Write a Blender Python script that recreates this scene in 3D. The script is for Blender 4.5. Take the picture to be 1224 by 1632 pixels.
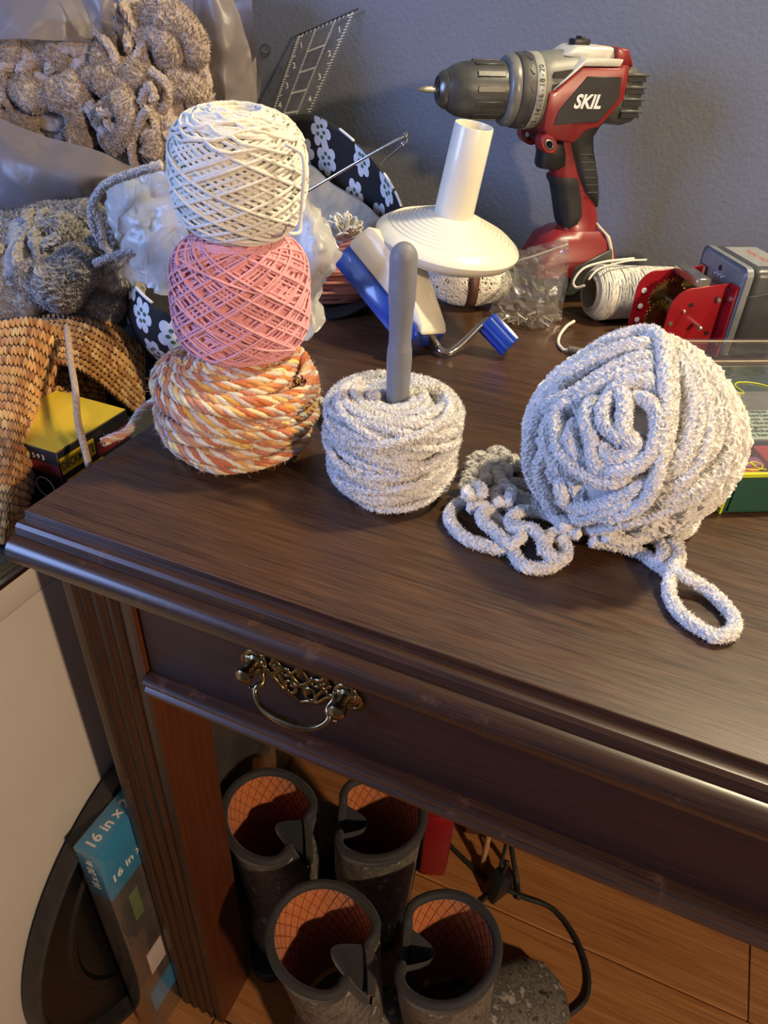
import bpy, bmesh, math, random
import numpy as np
from mathutils import Vector, Matrix, noise

for _o in list(bpy.data.objects):
    bpy.data.objects.remove(_o, do_unlink=True)
SC = bpy.context.scene
COL = SC.collection
PI = math.pi
rad = math.radians

# ------------------------------------------------------------------ camera
PITCH, ROLL, YAW, FPX = rad(35.6), rad(-2.7), rad(-22.1), 1165.0
CAM = Vector((0.3533, -0.2601, 1.04))
_f = Vector((math.sin(YAW) * math.cos(PITCH), math.cos(YAW) * math.cos(PITCH), -math.sin(PITCH)))
_r0 = Vector((math.cos(YAW), -math.sin(YAW), 0))
_d0 = _f.cross(_r0)
_r = math.cos(ROLL) * _r0 + math.sin(ROLL) * _d0
_d = -math.sin(ROLL) * _r0 + math.cos(ROLL) * _d0
_cd = bpy.data.cameras.new('camera')
_cd.sensor_fit = 'VERTICAL'
_cd.sensor_height = 36.0
_cd.lens = FPX / 1632.0 * 36.0
_cd.clip_start = 0.01
_co = bpy.data.objects.new('camera', _cd)
COL.objects.link(_co)
_co.matrix_world = Matrix(((_r.x, -_d.x, -_f.x, CAM.x), (_r.y, -_d.y, -_f.y, CAM.y), (_r.z, -_d.z, -_f.z, CAM.z), (0, 0, 0, 1)))
SC.camera = _co

# ------------------------------------------------------------------ world, lamps, exposure
SC.view_settings.view_transform = 'Standard'
SC.view_settings.look = 'None'
SC.view_settings.gamma = 1.0
SC.view_settings.use_curve_mapping = False
SC.view_settings.exposure = 0.12
_w = bpy.data.worlds.new('room_light')
SC.world = _w
_w.use_nodes = True
_w.node_tree.nodes['Background'].inputs['Color'].default_value = (0.80, 0.84, 1.0, 1)
_w.node_tree.nodes['Background'].inputs['Strength'].default_value = 0.11


def lamp(name, kind, loc, target, energy, color, size, size_y=None):
    d = bpy.data.lights.new(name, kind)
    d.energy = energy
    d.color = color
    if kind == 'AREA':
        d.shape = 'RECTANGLE'
        d.size = size
        d.size_y = size_y or size
    else:
        d.shadow_soft_size = size
    o = bpy.data.objects.new(name, d)
    COL.objects.link(o)
    o.location = loc
    q = (Vector(target) - Vector(loc)).to_track_quat('-Z', 'Y')
    o.rotation_euler = q.to_euler()
    return o


lamp('room_lamp_light', 'POINT', (1.60, -0.62, 1.42), (0, 0, 0), 86.0, (1.0, 0.70, 0.43), 0.05)
lamp('desk_lamp_light', 'POINT', (0.72, 0.52, 1.80), (0, 0, 0), 58.0, (1.0, 0.83, 0.52), 0.05)
lamp('window_daylight', 'AREA', (-1.05, -0.85, 1.35), (0.2, 0.15, 0.8), 27.0, (0.32, 0.48, 1.0), 0.6, 0.8)

# ------------------------------------------------------------------ helpers


def ray(px, py):
    return _r * ((px - 612) / FPX) + _d * ((py - 816) / FPX) + _f


TOP = 0.76


def T(px, py, z=TOP):
    d = ray(px, py)
    return CAM + d * ((z - CAM.z) / d.z)


def V(px, py, y):
    d = ray(px, py)
    return CAM + d * ((y - CAM.y) / d.y)


def XP(px, py, x):
    d = ray(px, py)
    return CAM + d * ((x - CAM.x) / d.x)


def link(o, parent=None):
    COL.objects.link(o)
    if parent is not None:
        o.parent = parent
    return o


def mesh(name, verts, faces, mat, parent=None, smooth=True, loc=None):
    me = bpy.data.meshes.new(name)
    me.from_pydata([tuple(v) for v in verts], [], [tuple(f) for f in faces])
    me.validate()
    if mat is not None:
        me.materials.append(mat)
    if smooth:
        me.polygons.foreach_set('use_smooth', [True] * len(me.polygons))
    me.update()
    o = bpy.data.objects.new(name, me)
    if loc is not None:
        o.location = loc
    return link(o, parent)


def npmesh(name, V_, F_, mat, parent=None, smooth=True, cols=None):
    """V_ (n,3) array, F_ (m,4) or (m,3) array"""
    me = bpy.data.meshes.new(name)
    n, m, k = len(V_), len(F_), F_.shape[1]
    me.vertices.add(n)
    me.vertices.foreach_set('co', np.asarray(V_, dtype=np.float32).ravel())
    me.loops.add(m * k)
    me.loops.foreach_set('vertex_index', np.asarray(F_, dtype=np.int32).ravel())
    me.polygons.add(m)
    me.polygons.foreach_set('loop_start', np.arange(0, m * k, k, dtype=np.int32))
    me.polygons.foreach_set('loop_total', np.full(m, k, dtype=np.int32))
    me.polygons.foreach_set('use_smooth', np.full(m, smooth, dtype=bool))
    if mat is not None:
        me.materials.append(mat)
    me.update(calc_edges=True)
    if cols is not None:
        a = me.color_attributes.new('yarn', 'FLOAT_COLOR', 'POINT')
        c = np.ones((n, 4), dtype=np.float32)
        c[:, :3] = cols
        a.data.foreach_set('color', c.ravel())
    o = bpy.data.objects.new(name, me)
    return link(o, parent)


def bmobj(name, bm, mat, parent=None, smooth=False, loc=None):
    bmesh.ops.recalc_face_normals(bm, faces=bm.faces)
    me = bpy.data.meshes.new(name)
    bm.to_mesh(me)
    bm.free()
    if mat is not None:
        me.materials.append(mat)
    if smooth:
        me.polygons.foreach_set('use_smooth', [True] * len(me.polygons))
        try:
            me.set_sharp_from_angle(angle=rad(40))
        except Exception:
            pass
    o = bpy.data.objects.new(name, me)
    if loc is not None:
        o.location = loc
    return link(o, parent)


def tag(o, label, cat, group=None, kind=None):
    o['label'] = label
    o['category'] = cat
    if group:
        o['group'] = group
    if kind:
        o['kind'] = kind
    return o


def thing(name, label, cat, loc=(0, 0, 0), rot=(0, 0, 0), group=None):
    o = bpy.data.objects.new(name, None)
    o.empty_display_size = 0.02
    o.location = loc
    o.rotation_euler = rot
    link(o)
    return tag(o, label, cat, group)


def struct(o):
    o['kind'] = 'structure'
    return o


def box(name, lo, hi, mat, parent=None, bev=0.0, seg=2, xf=None):
    bm = bmesh.new()
    bmesh.ops.create_cube(bm, size=1)
    for v in bm.verts:
        v.co = Vector([lo[i] + (v.co[i] + 0.5) * (hi[i] - lo[i]) for i in range(3)])
    if bev > 0:
        bmesh.ops.bevel(bm, geom=list(bm.edges), offset=bev, segments=seg, profile=0.5, affect='EDGES')
    if xf is not None:
        bmesh.ops.transform(bm, matrix=xf, verts=bm.verts)
    return bmobj(name, bm, mat, parent, smooth=bev > 0)


def prism(name, outline, axis, a, b, mat, parent=None, bev=0.0, seg=2, xf=None):
    """outline: list of 2D points; axis 'x','y','z' = extrusion axis from a to b"""
    bm = bmesh.new()

    def mk(p, t):
        if axis == 'y':
            return (p[0], t, p[1])
        if axis == 'x':
            return (t, p[0], p[1])
        return (p[0], p[1], t)
    v0 = [bm.verts.new(mk(p, a)) for p in outline]
    v1 = [bm.verts.new(mk(p, b)) for p in outline]
    n = len(outline)
    bm.faces.new(v0)
    bm.faces.new(v1[::-1])
    for i in range(n):
        bm.faces.new((v0[i], v1[i], v1[(i + 1) % n], v0[(i + 1) % n]))
    bmesh.ops.recalc_face_normals(bm, faces=bm.faces)
    if bev > 0:
        bmesh.ops.bevel(bm, geom=[e for e in bm.edges if e.calc_face_angle(0) > 0.5], offset=bev, segments=seg, profile=0.5, affect='EDGES')
    if xf is not None:
        bmesh.ops.transform(bm, matrix=xf, verts=bm.verts)
    return bmobj(name, bm, mat, parent, smooth=bev > 0)


def lathe(name, prof, mat, parent=None, n=40, xf=None, smooth=True):
    """prof: list of (r, h); axis z"""
    vs, fs = [], []
    for r, h in prof:
        for i in range(n):
            a = 2 * PI * i / n
            vs.append(Vector((r * math.cos(a), r * math.sin(a), h)))
    for j in range(len(prof) - 1):
        for i in range(n):
            fs.append((j * n + i, j * n + (i + 1) % n, (j + 1) * n + (i + 1) % n, (j + 1) * n + i))
    if prof[0][0] > 1e-6:
        fs.append(tuple(range(n - 1, -1, -1)))
    if prof[-1][0] > 1e-6:
        fs.append(tuple((len(prof) - 1) * n + i for i in range(n)))
    if xf is not None:
        vs = [xf @ v for v in vs]
    o = mesh(name, vs, fs, mat, parent, smooth)
    if smooth:
        try:
            o.data.set_sharp_from_angle(angle=rad(35))
        except Exception:
            pass
    return o


def hollow(name, prof, mat, parent=None, n=40, xf=None):
    """lathe of a closed profile loop (no caps)"""
    vs, fs = [], []
    m = len(prof)
    for r, h in prof:
        for i in range(n):
            a = 2 * PI * i / n
            vs.append(Vector((r * math.cos(a), r * math.sin(a), h)))
    for j in range(m):
        k = (j + 1) % m
        for i in range(n):
            fs.append((j * n + i, j * n + (i + 1) % n, k * n + (i + 1) % n, k * n + i))
    if xf is not None:
        vs = [xf @ v for v in vs]
    o = mesh(name, vs, fs, mat, parent, True)
    try:
        o.data.set_sharp_from_angle(angle=rad(35))
    except Exception:
        pass
    return o


def catmull(pts, step, closed=False):
    P = [np.array(p, float) for p in pts]
    n = len(P)
    out = []
    rng = range(n) if closed else range(n - 1)
    for i in rng:
        if closed:
            a, b, c, d = P[(i - 1) % n], P[i], P[(i + 1) % n], P[(i + 2) % n]
        else:
            b, c = P[i], P[i + 1]
            a = P[i - 1] if i > 0 else 2 * b - c
            d = P[i + 2] if i + 2 < n else 2 * c - b
        L = np.linalg.norm(c - b)
        k = max(1, int(math.ceil(L / step)))
        for j in range(k):
            t = j / k
            out.append(0.5 * ((2 * b) + (c - a) * t + (2 * a - 5 * b + 4 * c - d) * t * t + (3 * b - a - 3 * c + d) * t ** 3))
    if not closed:
        out.append(P[-1])
    return np.array(out)


def frames(P, closed=False):
    n = len(P)
    if closed:
        Tn = np.roll(P, -1, 0) - np.roll(P, 1, 0)
    else:
        Tn = np.gradient(P, axis=0)
    Tn /= (np.linalg.norm(Tn, axis=1, keepdims=True) + 1e-12)
    N = np.zeros_like(P)
    a = np.array([0, 0, 1.0]) if abs(Tn[0][2]) < 0.9 else np.array([1.0, 0, 0])
    v = np.cross(Tn[0], a)
    v /= np.linalg.norm(v)
    for i in range(n):
        v = v - Tn[i] * np.dot(v, Tn[i])
        l = np.linalg.norm(v)
        v = v / (l if l > 1e-9 else 1)
        N[i] = v
    B = np.cross(Tn, N)
    return Tn, N, B


def tube_arrays(P, r, sides=8, closed=False, jit=0.0, rng=None, caps=True, twist=0.0):
    n = len(P)
    Tn, N, B = frames(P, closed)
    ang = np.arange(sides) * 2 * PI / sides
    R = np.full((n, sides), 1.0)
    R *= (np.asarray(r).reshape(-1, 1) if np.ndim(r) else r)
    if jit > 0:
        R = R * (1 + jit * (rng.random((n, sides)) * 2 - 1))
    A = ang[None, :] + twist * np.arange(n)[:, None]
    Vv = P[:, None, :] + R[..., None] * (np.cos(A)[..., None] * N[:, None, :] + np.sin(A)[..., None] * B[:, None, :])
    Vv = Vv.reshape(-1, 3)
    m = n if closed else n - 1
    i = np.arange(m)[:, None]
    j = np.arange(sides)[None, :]
    i2 = (i + 1) % n
    j2 = (j + 1) % sides
    F = np.stack([i * sides + j, i * sides + j2, i2 * sides + j2, i2 * sides + j], -1).reshape(-1, 4)
    if caps and not closed:
        Vv = np.vstack([Vv, P[0] - Tn[0] * np.mean(R[0]) * 0.5, P[-1] + Tn[-1] * np.mean(R[-1]) * 0.5])
        c0, c1 = n * sides, n * sides + 1
        q0 = np.array([[c0, (2 * t + 2) % sides, (2 * t + 1) % sides, (2 * t) % sides] for t in range(sides // 2)])
        b = (n - 1) * sides
        q1 = np.array([[c1, b + (2 * t) % sides, b + (2 * t + 1) % sides, b + (2 * t + 2) % sides] for t in range(sides // 2)])
        F = np.vstack([F, q0, q1])
    return Vv, F


class Bag:
    def __init__(s):
        s.V, s.F, s.C, s.n = [], [], [], 0

    def add(s, V_, F_, col=None):
        s.V.append(V_)
        s.F.append(F_ + s.n)
        s.n += len(V_)
        if col is not None:
            c = np.asarray(col, float)
            if c.ndim == 1:
                c = np.tile(c, (len(V_), 1))
            s.C.append(c)

    def build(s, name, mat, parent=None, smooth=True):
        return npmesh(name, np.vstack(s.V), np.vstack(s.F), mat, parent, smooth, np.vstack(s.C) if s.C else None)


def tube(name, pts, r, mat, parent=None, sides=8, step=0.003, closed=False, smoothpath=True):
    P = catmull(pts, step, closed) if smoothpath else np.array([tuple(p) for p in pts], float)
    V_, F_ = tube_arrays(P, r, sides, closed)
    return npmesh(name, V_, F_, mat, parent)


def fuzz_arrays(P, r, count, ln, wd, rng):
    """small fibre blades standing out of a strand"""
    Tn, N, B = frames(P)
    idx = rng.integers(0, len(P), count)
    a = rng.random(count) * 2 * PI
    d = np.cos(a)[:, None] * N[idx] + np.sin(a)[:, None] * B[idx]
    t = Tn[idx]
    ri = np.asarray(r)[idx] if np.ndim(r) else np.full(count, r)
    base = P[idx] + d * (ri * 0.9)[:, None] + t * ((rng.random(count) - .5) * .002)[:, None]
    tip = base + d * (ln * (0.5 + rng.random(count)))[:, None] + (rng.random((count, 3)) - .5) * ln * 1.1
    s = np.cross(d, rng.random((count, 3)) - .5)
    s /= np.linalg.norm(s, axis=1, keepdims=True) + 1e-9
    V_ = np.stack([base - s * wd / 2, base + s * wd / 2, tip + s * wd / 5, tip - s * wd / 5], 1).reshape(-1, 3)
    F_ = np.arange(count * 4).reshape(-1, 4)
    return V_, F_


def chenille(bag, P, r, rng, dens=200, grain=0.00115, fib=0.0010):
    """a plush strand along a polyline: knobbly pile of even grain plus short standing fibres"""
    P = np.asarray(P, float)
    seg = np.linalg.norm(np.diff(P, axis=0), axis=1)
    L = np.concatenate([[0], np.cumsum(seg)])
    n = max(4, int(L[-1] / grain))
    t = np.linspace(0, L[-1], n)
    P = np.stack([np.interp(t, L, P[:, i]) for i in range(3)], -1)
    rv = r
    r = float(np.mean(r))
    if np.ndim(rv):
        rv = np.interp(np.linspace(0, 1, n), np.linspace(0, 1, len(rv)), rv)
    sides = max(8, int(2 * PI * r / grain))
    sides += sides % 2
    V_, F_ = tube_arrays(P, rv * 0.93, sides, False, min(.34, .80 * grain / r), rng, twist=PI / sides)
    V_ = V_ + rng.normal(size=V_.shape) * grain * 0.16
    bag.add(V_, F_)
    cnt = int(L[-1] * 100 * dens)
    if cnt > 0:
        V_, F_ = fuzz_arrays(P, rv, cnt, fib, fib * .45, rng)
        bag.add(V_, F_)


def text_mesh(name, body, size, mat, parent=None, xf=None, depth=0.0002, align='CENTER', shear=0.0, bold=0.0, sx=1.0):
    c = bpy.data.curves.new(name, 'FONT')
    c.body = body
    c.size = size
    c.extrude = depth
    c.align_x = align
    c.align_y = 'CENTER'
    c.shear = shear
    c.offset = bold
    c.resolution_u = 3
    o = bpy.data.objects.new(name, c)
    COL.objects.link(o)
    bpy.context.view_layer.update()
    dg = bpy.context.evaluated_depsgraph_get()
    me = bpy.data.meshes.new_from_object(o.evaluated_get(dg))
    bpy.data.objects.remove(o, do_unlink=True)
    bpy.data.curves.remove(c)
    me.materials.clear()
    me.materials.append(mat)
    me.transform(Matrix.Diagonal((sx, 1, 1, 1)))
    if xf is not None:
        me.transform(xf)
    ob = bpy.data.objects.new(name, me)
    return link(ob, parent)


def basis(o, x, y, z):
    """matrix with given origin and (unit) axes"""
    return Matrix(((x[0], y[0], z[0], o[0]), (x[1], y[1], z[1], o[1]), (x[2], y[2], z[2], o[2]), (0, 0, 0, 1)))


def fbm(p, oct_=3):
    return noise.fractal(Vector(p), 1.0, 2.0, oct_)


def patch(name, ctrl, nu, nv, mat, parent=None, amp=0.0, freq=20.0, seed=0, thick=0.0, ret=False, crease=0.0, cf=10.0, facet=0.0, flat=False):
    """smooth sheet through a grid of control points (rows), with crumple noise"""
    rows = [catmull_n(r_, nu) for r_ in ctrl]
    G = np.array([catmull_n([rows[k][i] for k in range(len(rows))], nv) for i in range(nu)])  # nu,nv,3
    du = np.gradient(G, axis=0)
    dv = np.gradient(G, axis=1)
    N = np.cross(du, dv)
    N /= np.linalg.norm(N, axis=2, keepdims=True) + 1e-12
    if amp > 0 or crease > 0:
        H = np.zeros((nu, nv))
        for i in range(nu):
            for j in range(nv):
                p = Vector(G[i, j]) * freq + Vector((seed * 7.1, seed * 3.3, seed))
                h = amp * noise.fractal(p, 1.0, 2.0, 3)
                if crease > 0:
                    q = Vector(G[i, j]) * cf + Vector((seed, 5.5, seed * 2.2))
                    h += crease * (abs(noise.noise(q)) + 0.5 * abs(noise.noise(q * 2.3)) - 0.3)
                H[i, j] = h
        G = G + N * H[..., None]
    if ret:
        return G, N
    if facet:
        rs = np.random.default_rng(int(seed) + 100)
        G = G + N * ((rs.random((nu, nv, 1)) - .5) * 2 * facet) + (rs.random((nu, nv, 3)) - .5) * facet * 1.2
    idx = np.arange(nu * nv).reshape(nu, nv)
    F = np.stack([idx[:-1, :-1], idx[1:, :-1], idx[1:, 1:], idx[:-1, 1:]], -1).reshape(-1, 4)
    Vv = G.reshape(-1, 3)
    if thick > 0:
        W = (G - N * thick).reshape(-1, 3)
        k = nu * nv
        F2 = F[:, ::-1] + k
        e = []
        for a, b in ((idx[:, 0], 1), (idx[:, -1], -1), (idx[0, :], -1), (idx[-1, :], 1)):
            for t in range(len(a) - 1):
                q = [a[t], a[t + 1], a[t + 1] + k, a[t] + k]
                e.append(q if b > 0 else q[::-1])
        F = np.vstack([F, F2, np.array(e)])
        Vv = np.vstack([Vv, W])
    return npmesh(name, Vv, F, mat, parent, not flat)


def catmull_n(pts, n):
    P = [np.array(p, float) for p in pts]
    m = len(P)
    out = []
    for k in range(n):
        s = k / (n - 1) * (m - 1)
        i = min(int(s), m - 2)
        t = s - i
        b, c = P[i], P[i + 1]
        a = P[i - 1] if i > 0 else 2 * b - c
        d = P[i + 2] if i + 2 < m else 2 * c - b
        out.append(0.5 * ((2 * b) + (c - a) * t + (2 * a - 5 * b + 4 * c - d) * t * t + (3 * b - a - 3 * c + d) * t ** 3))
    return np.array(out)


def loft(name, rings, mat, parent=None, caps=True, xf=None, sharp=40):
    """rings: list of equally long lists of points"""
    n = len(rings[0])
    vs = [Vector(p) for r_ in rings for p in r_]
    fs = []
    for j in range(len(rings) - 1):
        for i in range(n):
            fs.append((j * n + i, j * n + (i + 1) % n, (j + 1) * n + (i + 1) % n, (j + 1) * n + i))
    if caps:
        fs.append(tuple(range(n - 1, -1, -1)))
        fs.append(tuple((len(rings) - 1) * n + i for i in range(n)))
    if xf is not None:
        vs = [xf @ v for v in vs]
    bm = bmesh.new()
    bv = [bm.verts.new(v) for v in vs]
    for f in fs:
        try:
            bm.faces.new([bv[i] for i in f])
        except ValueError:
            pass
    o = bmobj(name, bm, mat, parent, smooth=True)
    try:
        o.data.set_sharp_from_angle(angle=rad(sharp))
    except Exception:
        pass
    return o


def superring(cx, cy, z, hx, hy, e=2.6, n=28, axis='z'):
    out = []
    for i in range(n):
        a = 2 * PI * i / n
        c, s_ = math.cos(a), math.sin(a)
        x = cx + hx * math.copysign(abs(c) ** (2 / e), c)
        y = cy + hy * math.copysign(abs(s_) ** (2 / e), s_)
        out.append((x, y, z) if axis == 'z' else (z, x, y))
    return out

# ------------------------------------------------------------------ materials


def nodes(name):
    m = bpy.data.materials.new(name)
    m.use_nodes = True
    nt = m.node_tree
    return m, nt, nt.nodes['Principled BSDF']


def setp(b, **k):
    for a, v in k.items():
        a = a.replace('_', ' ')
        if a in b.inputs:
            b.inputs[a].default_value = v


def c4(c):
    return (c[0], c[1], c[2], 1)


def mapped(nt, scale=(1, 1, 1), rot=(0, 0, 0), obj=True):
    tc = nt.nodes.new('ShaderNodeTexCoord')
    mp = nt.nodes.new('ShaderNodeMapping')
    mp.inputs['Scale'].default_value = scale
    mp.inputs['Rotation'].default_value = rot
    nt.links.new(tc.outputs['Object' if obj else 'Generated'], mp.inputs['Vector'])
    return mp.outputs['Vector']


def noise_tex(nt, vec, scale, detail=4, rough=0.55):
    n = nt.nodes.new('ShaderNodeTexNoise')
    n.inputs['Scale'].default_value = scale
    n.inputs['Detail'].default_value = detail
    n.inputs['Roughness'].default_value = rough
    if vec is not None:
        nt.links.new(vec, n.inputs['Vector'])
    return n


def ramp(nt, fac, stops):
    r = nt.nodes.new('ShaderNodeValToRGB')
    e = r.color_ramp.elements
    e[0].position, e[0].color = stops[0][0], c4(stops[0][1])
    e[1].position, e[1].color = stops[-1][0], c4(stops[-1][1])
    for p, c in stops[1:-1]:
        x = e.new(p)
        x.color = c4(c)
    nt.links.new(fac, r.inputs['Fac'])
    return r.outputs['Color']


def bump(nt, b, h, strength=0.3, dist=0.001):
    bp = nt.nodes.new('ShaderNodeBump')
    bp.inputs['Strength'].default_value = strength
    bp.inputs['Distance'].default_value = dist
    nt.links.new(h, bp.inputs['Height'])
    nt.links.new(bp.outputs['Normal'], b.inputs['Normal'])
    return bp


def plain(name, col, rough=0.5, metal=0.0, var=0.12, scale=60.0, bmp=0.0, coat=0.0, sheen=0.0, spec=0.5, sss=0.0, bscale=None):
    m, nt, b = nodes(name)
    v = mapped(nt)
    n = noise_tex(nt, v, scale)
    lo = [max(0, x * (1 - var)) for x in col]
    hi = [min(1, x * (1 + var)) for x in col]
    nt.links.new(ramp(nt, n.outputs['Fac'], [(0.3, lo), (0.7, hi)]), b.inputs['Base Color'])
    setp(b, Roughness=rough, Metallic=metal, Coat_Weight=coat, Sheen_Weight=sheen, Specular_IOR_Level=spec)
    if sheen:
        setp(b, Sheen_Roughness=0.5)
    if bmp > 0:
        n2 = noise_tex(nt, v, bscale or scale * 3)
        bump(nt, b, n2.outputs['Fac'], bmp, 0.001)
    return m


def wood(name, dark, light, axis='x', rough=0.35, coat=0.35, scale=1.0, worn=None, scratches=False, coatr=0.3, spec=0.5):
    m, nt, b = nodes(name)
    s = {'x': (3.0, 110, 110), 'y': (110, 3.0, 110), 'z': (110, 110, 3.0)}[axis]
    v = mapped(nt, tuple(q * scale for q in s))
    n = noise_tex(nt, v, 1.0, 6, 0.65)
    s2 = {'x': (22.0, 900, 900), 'y': (900, 22, 900), 'z': (900, 900, 22)}[axis]
    v2 = mapped(nt, tuple(q * scale for q in s2))
    n2 = noise_tex(nt, v2, 1.0, 3, 0.6)
    mx = nt.nodes.new('ShaderNodeMix')
    mx.data_type = 'FLOAT'
    mx.inputs[0].default_value = 0.6
    nt.links.new(n.outputs['Fac'], mx.inputs[2])
    nt.links.new(n2.outputs['Fac'], mx.inputs[3])
    mid = [(a + c) / 2 for a, c in zip(dark, light)]
    colr = ramp(nt, mx.outputs[0], [(0.36, dark), (0.5, mid), (0.64, light)])
    if worn is not None:
        v3 = mapped(nt)
        n3 = noise_tex(nt, v3, 45, 5, 0.7)
        f = ramp(nt, n3.outputs['Fac'], [(0.60, (0, 0, 0)), (0.70, (1, 1, 1))])
        mc = nt.nodes.new('ShaderNodeMix')
        mc.data_type = 'RGBA'
        nt.links.new(f, mc.inputs[0])
        nt.links.new(colr, mc.inputs[6])
        mc.inputs[7].default_value = c4(worn)
        colr = mc.outputs[2]
    nt.links.new(colr, b.inputs['Base Color'])
    setp(b, Roughness=rough, Coat_Weight=coat, Coat_Roughness=coatr, Specular_IOR_Level=spec)
    bump(nt, b, n2.outputs['Fac'], 0.08, 0.0006)
    if scratches:
        # fine scattered scratches change the gloss only
        v4 = mapped(nt, (14, 120, 1), (0, 0, 0.5))
        n4 = noise_tex(nt, v4, 3.0, 2, 0.5)
        rr = ramp(nt, n4.outputs['Fac'], [(0.35, (rough - .06,) * 3), (0.7, (rough + .12,) * 3)])
        nt.links.new(rr, b.inputs['Roughness'])
    return m


def vcol(name, rough=0.9, sheen=0.3, mottled=0.0):
    m, nt, b = nodes(name)
    a = nt.nodes.new('ShaderNodeVertexColor')
    a.layer_name = 'yarn'
    nt.links.new(a.outputs['Color'], b.inputs['Base Color'])
    setp(b, Roughness=rough, Sheen_Weight=sheen, Sheen_Roughness=0.5, Specular_IOR_Level=0.2)
    n = noise_tex(nt, mapped(nt), 900, 2)
    bump(nt, b, n.outputs['Fac'], 0.5, 0.0008)
    return m


def film(name, tint, alpha, rough=0.15, transl=0.5, gloss=0.05, edge=0.55):
    """thin plastic film: part see-through, part milky, glossy on top"""
    m, nt, b = nodes(name)
    out = nt.nodes['Material Output']
    tr = nt.nodes.new('ShaderNodeBsdfTransparent')
    df = nt.nodes.new('ShaderNodeBsdfDiffuse')
    tl = nt.nodes.new('ShaderNodeBsdfTranslucent')
    gl = nt.nodes.new('ShaderNodeBsdfGlossy')
    n = noise_tex(nt, mapped(nt), 25, 4)
    colr = ramp(nt, n.outputs['Fac'], [(0.3, [x * .9 for x in tint]), (0.7, tint)])
    nt.links.new(colr, df.inputs['Color'])
    nt.links.new(colr, tl.inputs['Color'])
    gl.inputs['Roughness'].default_value = rough
    gl.inputs['Color'].default_value = (1, 1, 1, 1)
    m1 = nt.nodes.new('ShaderNodeMixShader')
    m1.inputs[0].default_value = transl
    nt.links.new(df.outputs[0], m1.inputs[1])
    nt.links.new(tl.outputs[0], m1.inputs[2])
    m2 = nt.nodes.new('ShaderNodeMixShader')
    m2.inputs[0].default_value = alpha
    nt.links.new(tr.outputs[0], m2.inputs[1])
    nt.links.new(m1.outputs[0], m2.inputs[2])
    fr = nt.nodes.new('ShaderNodeLayerWeight')      # symmetric on both sides of the sheet
    fr.inputs['Blend'].default_value = 0.5
    pw = nt.nodes.new('ShaderNodeMath')
    pw.operation = 'POWER'
    pw.inputs[1].default_value = 3.0
    nt.links.new(fr.outputs['Facing'], pw.inputs[0])
    ma = nt.nodes.new('ShaderNodeMath')
    ma.operation = 'MULTIPLY_ADD'
    ma.inputs[1].default_value = edge
    ma.inputs[2].default_value = gloss
    nt.links.new(pw.outputs[0], ma.inputs[0])
    m3 = nt.nodes.new('ShaderNodeMixShader')
    nt.links.new(ma.outputs[0], m3.inputs[0])
    nt.links.new(m2.outputs[0], m3.inputs[1])
    nt.links.new(gl.outputs[0], m3.inputs[2])
    nt.links.new(m3.outputs[0], out.inputs['Surface'])
    nb = noise_tex(nt, mapped(nt), 55, 3)
    bp = nt.nodes.new('ShaderNodeBump')
    bp.inputs['Strength'].default_value = 0.35
    bp.inputs['Distance'].default_value = 0.003
    nt.links.new(nb.outputs['Fac'], bp.inputs['Height'])
    nt.links.new(bp.outputs['Normal'], gl.inputs['Normal'])
    nt.links.new(bp.outputs['Normal'], fr.inputs['Normal'])
    return m


M = {}
M['top'] = wood('tabletop_veneer', (0.018, 0.0085, 0.0045), (0.100, 0.047, 0.020), 'x', 0.36, 0.22, 1.0, None, True, 0.26)
M['mould'] = wood('moulding_wood', (0.014, 0.006, 0.0038), (0.050, 0.021, 0.010), 'x', 0.34, 0.28, 1.0, (0.075, 0.034, 0.018), False, 0.22)
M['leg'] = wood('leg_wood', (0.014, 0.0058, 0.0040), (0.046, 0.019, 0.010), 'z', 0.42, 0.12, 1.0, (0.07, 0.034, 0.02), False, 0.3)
M['leg_lit_side'] = wood('leg_lit_side_wood', (0.055, 0.014, 0.005), (0.105, 0.028, 0.009), 'z', 0.45, 0.15, 0.6)  # warm lamp light on the leg's side faces, put into the wood colour
M['drawer'] = wood('drawer_wood', (0.012, 0.0045, 0.0038), (0.032, 0.012, 0.009), 'x', 0.5, 0.06, 0.8, None, False, 0.35, 0.3)
M['floor'] = wood('floor_oak', (0.22, 0.085, 0.025), (0.42, 0.19, 0.065), 'x', 0.42, 0.2, 0.5)
M['darkboard'] = wood('dark_board_wood', (0.05, 0.015, 0.008), (0.12, 0.04, 0.02), 'z', 0.45, 0.1)
M['palewood'] = wood('pale_wood', (0.35, 0.2, 0.1), (0.55, 0.34, 0.18), 'z', 0.5, 0.1)
M['wall'] = plain('blue_grey_paint', (0.145, 0.163, 0.205), 0.62, 0, 0.05, 12, 0.5, bscale=190)
M['brass'] = plain('antique_brass', (0.22, 0.165, 0.085), 0.25, 1.0, 0.35, 120, 0.1)
M['white_enamel'] = plain('white_enamel', (0.52, 0.49, 0.45), 0.35, 0, 0.04, 8, 0.03, coat=0.2)
M['granite'] = plain('dark_granite', (0.05, 0.055, 0.05), 0.35, 0, 0.6, 500)
M['chrome'] = plain('chrome', (0.72, 0.70, 0.66), 0.16, 1.0, 0.08, 60)
M['steel'] = plain('steel', (0.55, 0.53, 0.48), 0.3, 1.0, 0.15, 120)
M['zinc'] = plain('zinc_screw', (0.6, 0.57, 0.48), 0.35, 1.0, 0.2, 300)
M['gearbrass'] = plain('gear_brass', (0.42, 0.30, 0.10), 0.32, 1.0, 0.3, 200)
M['red'] = plain('drill_red_plastic', (0.20, 0.015, 0.015), 0.36, 0, 0.10, 40, 0.05, coat=0.1)
M['red_enamel'] = plain('red_enamel', (0.30, 0.008, 0.014), 0.30, 0, 0.12, 50, 0.05, coat=0.3)
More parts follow.
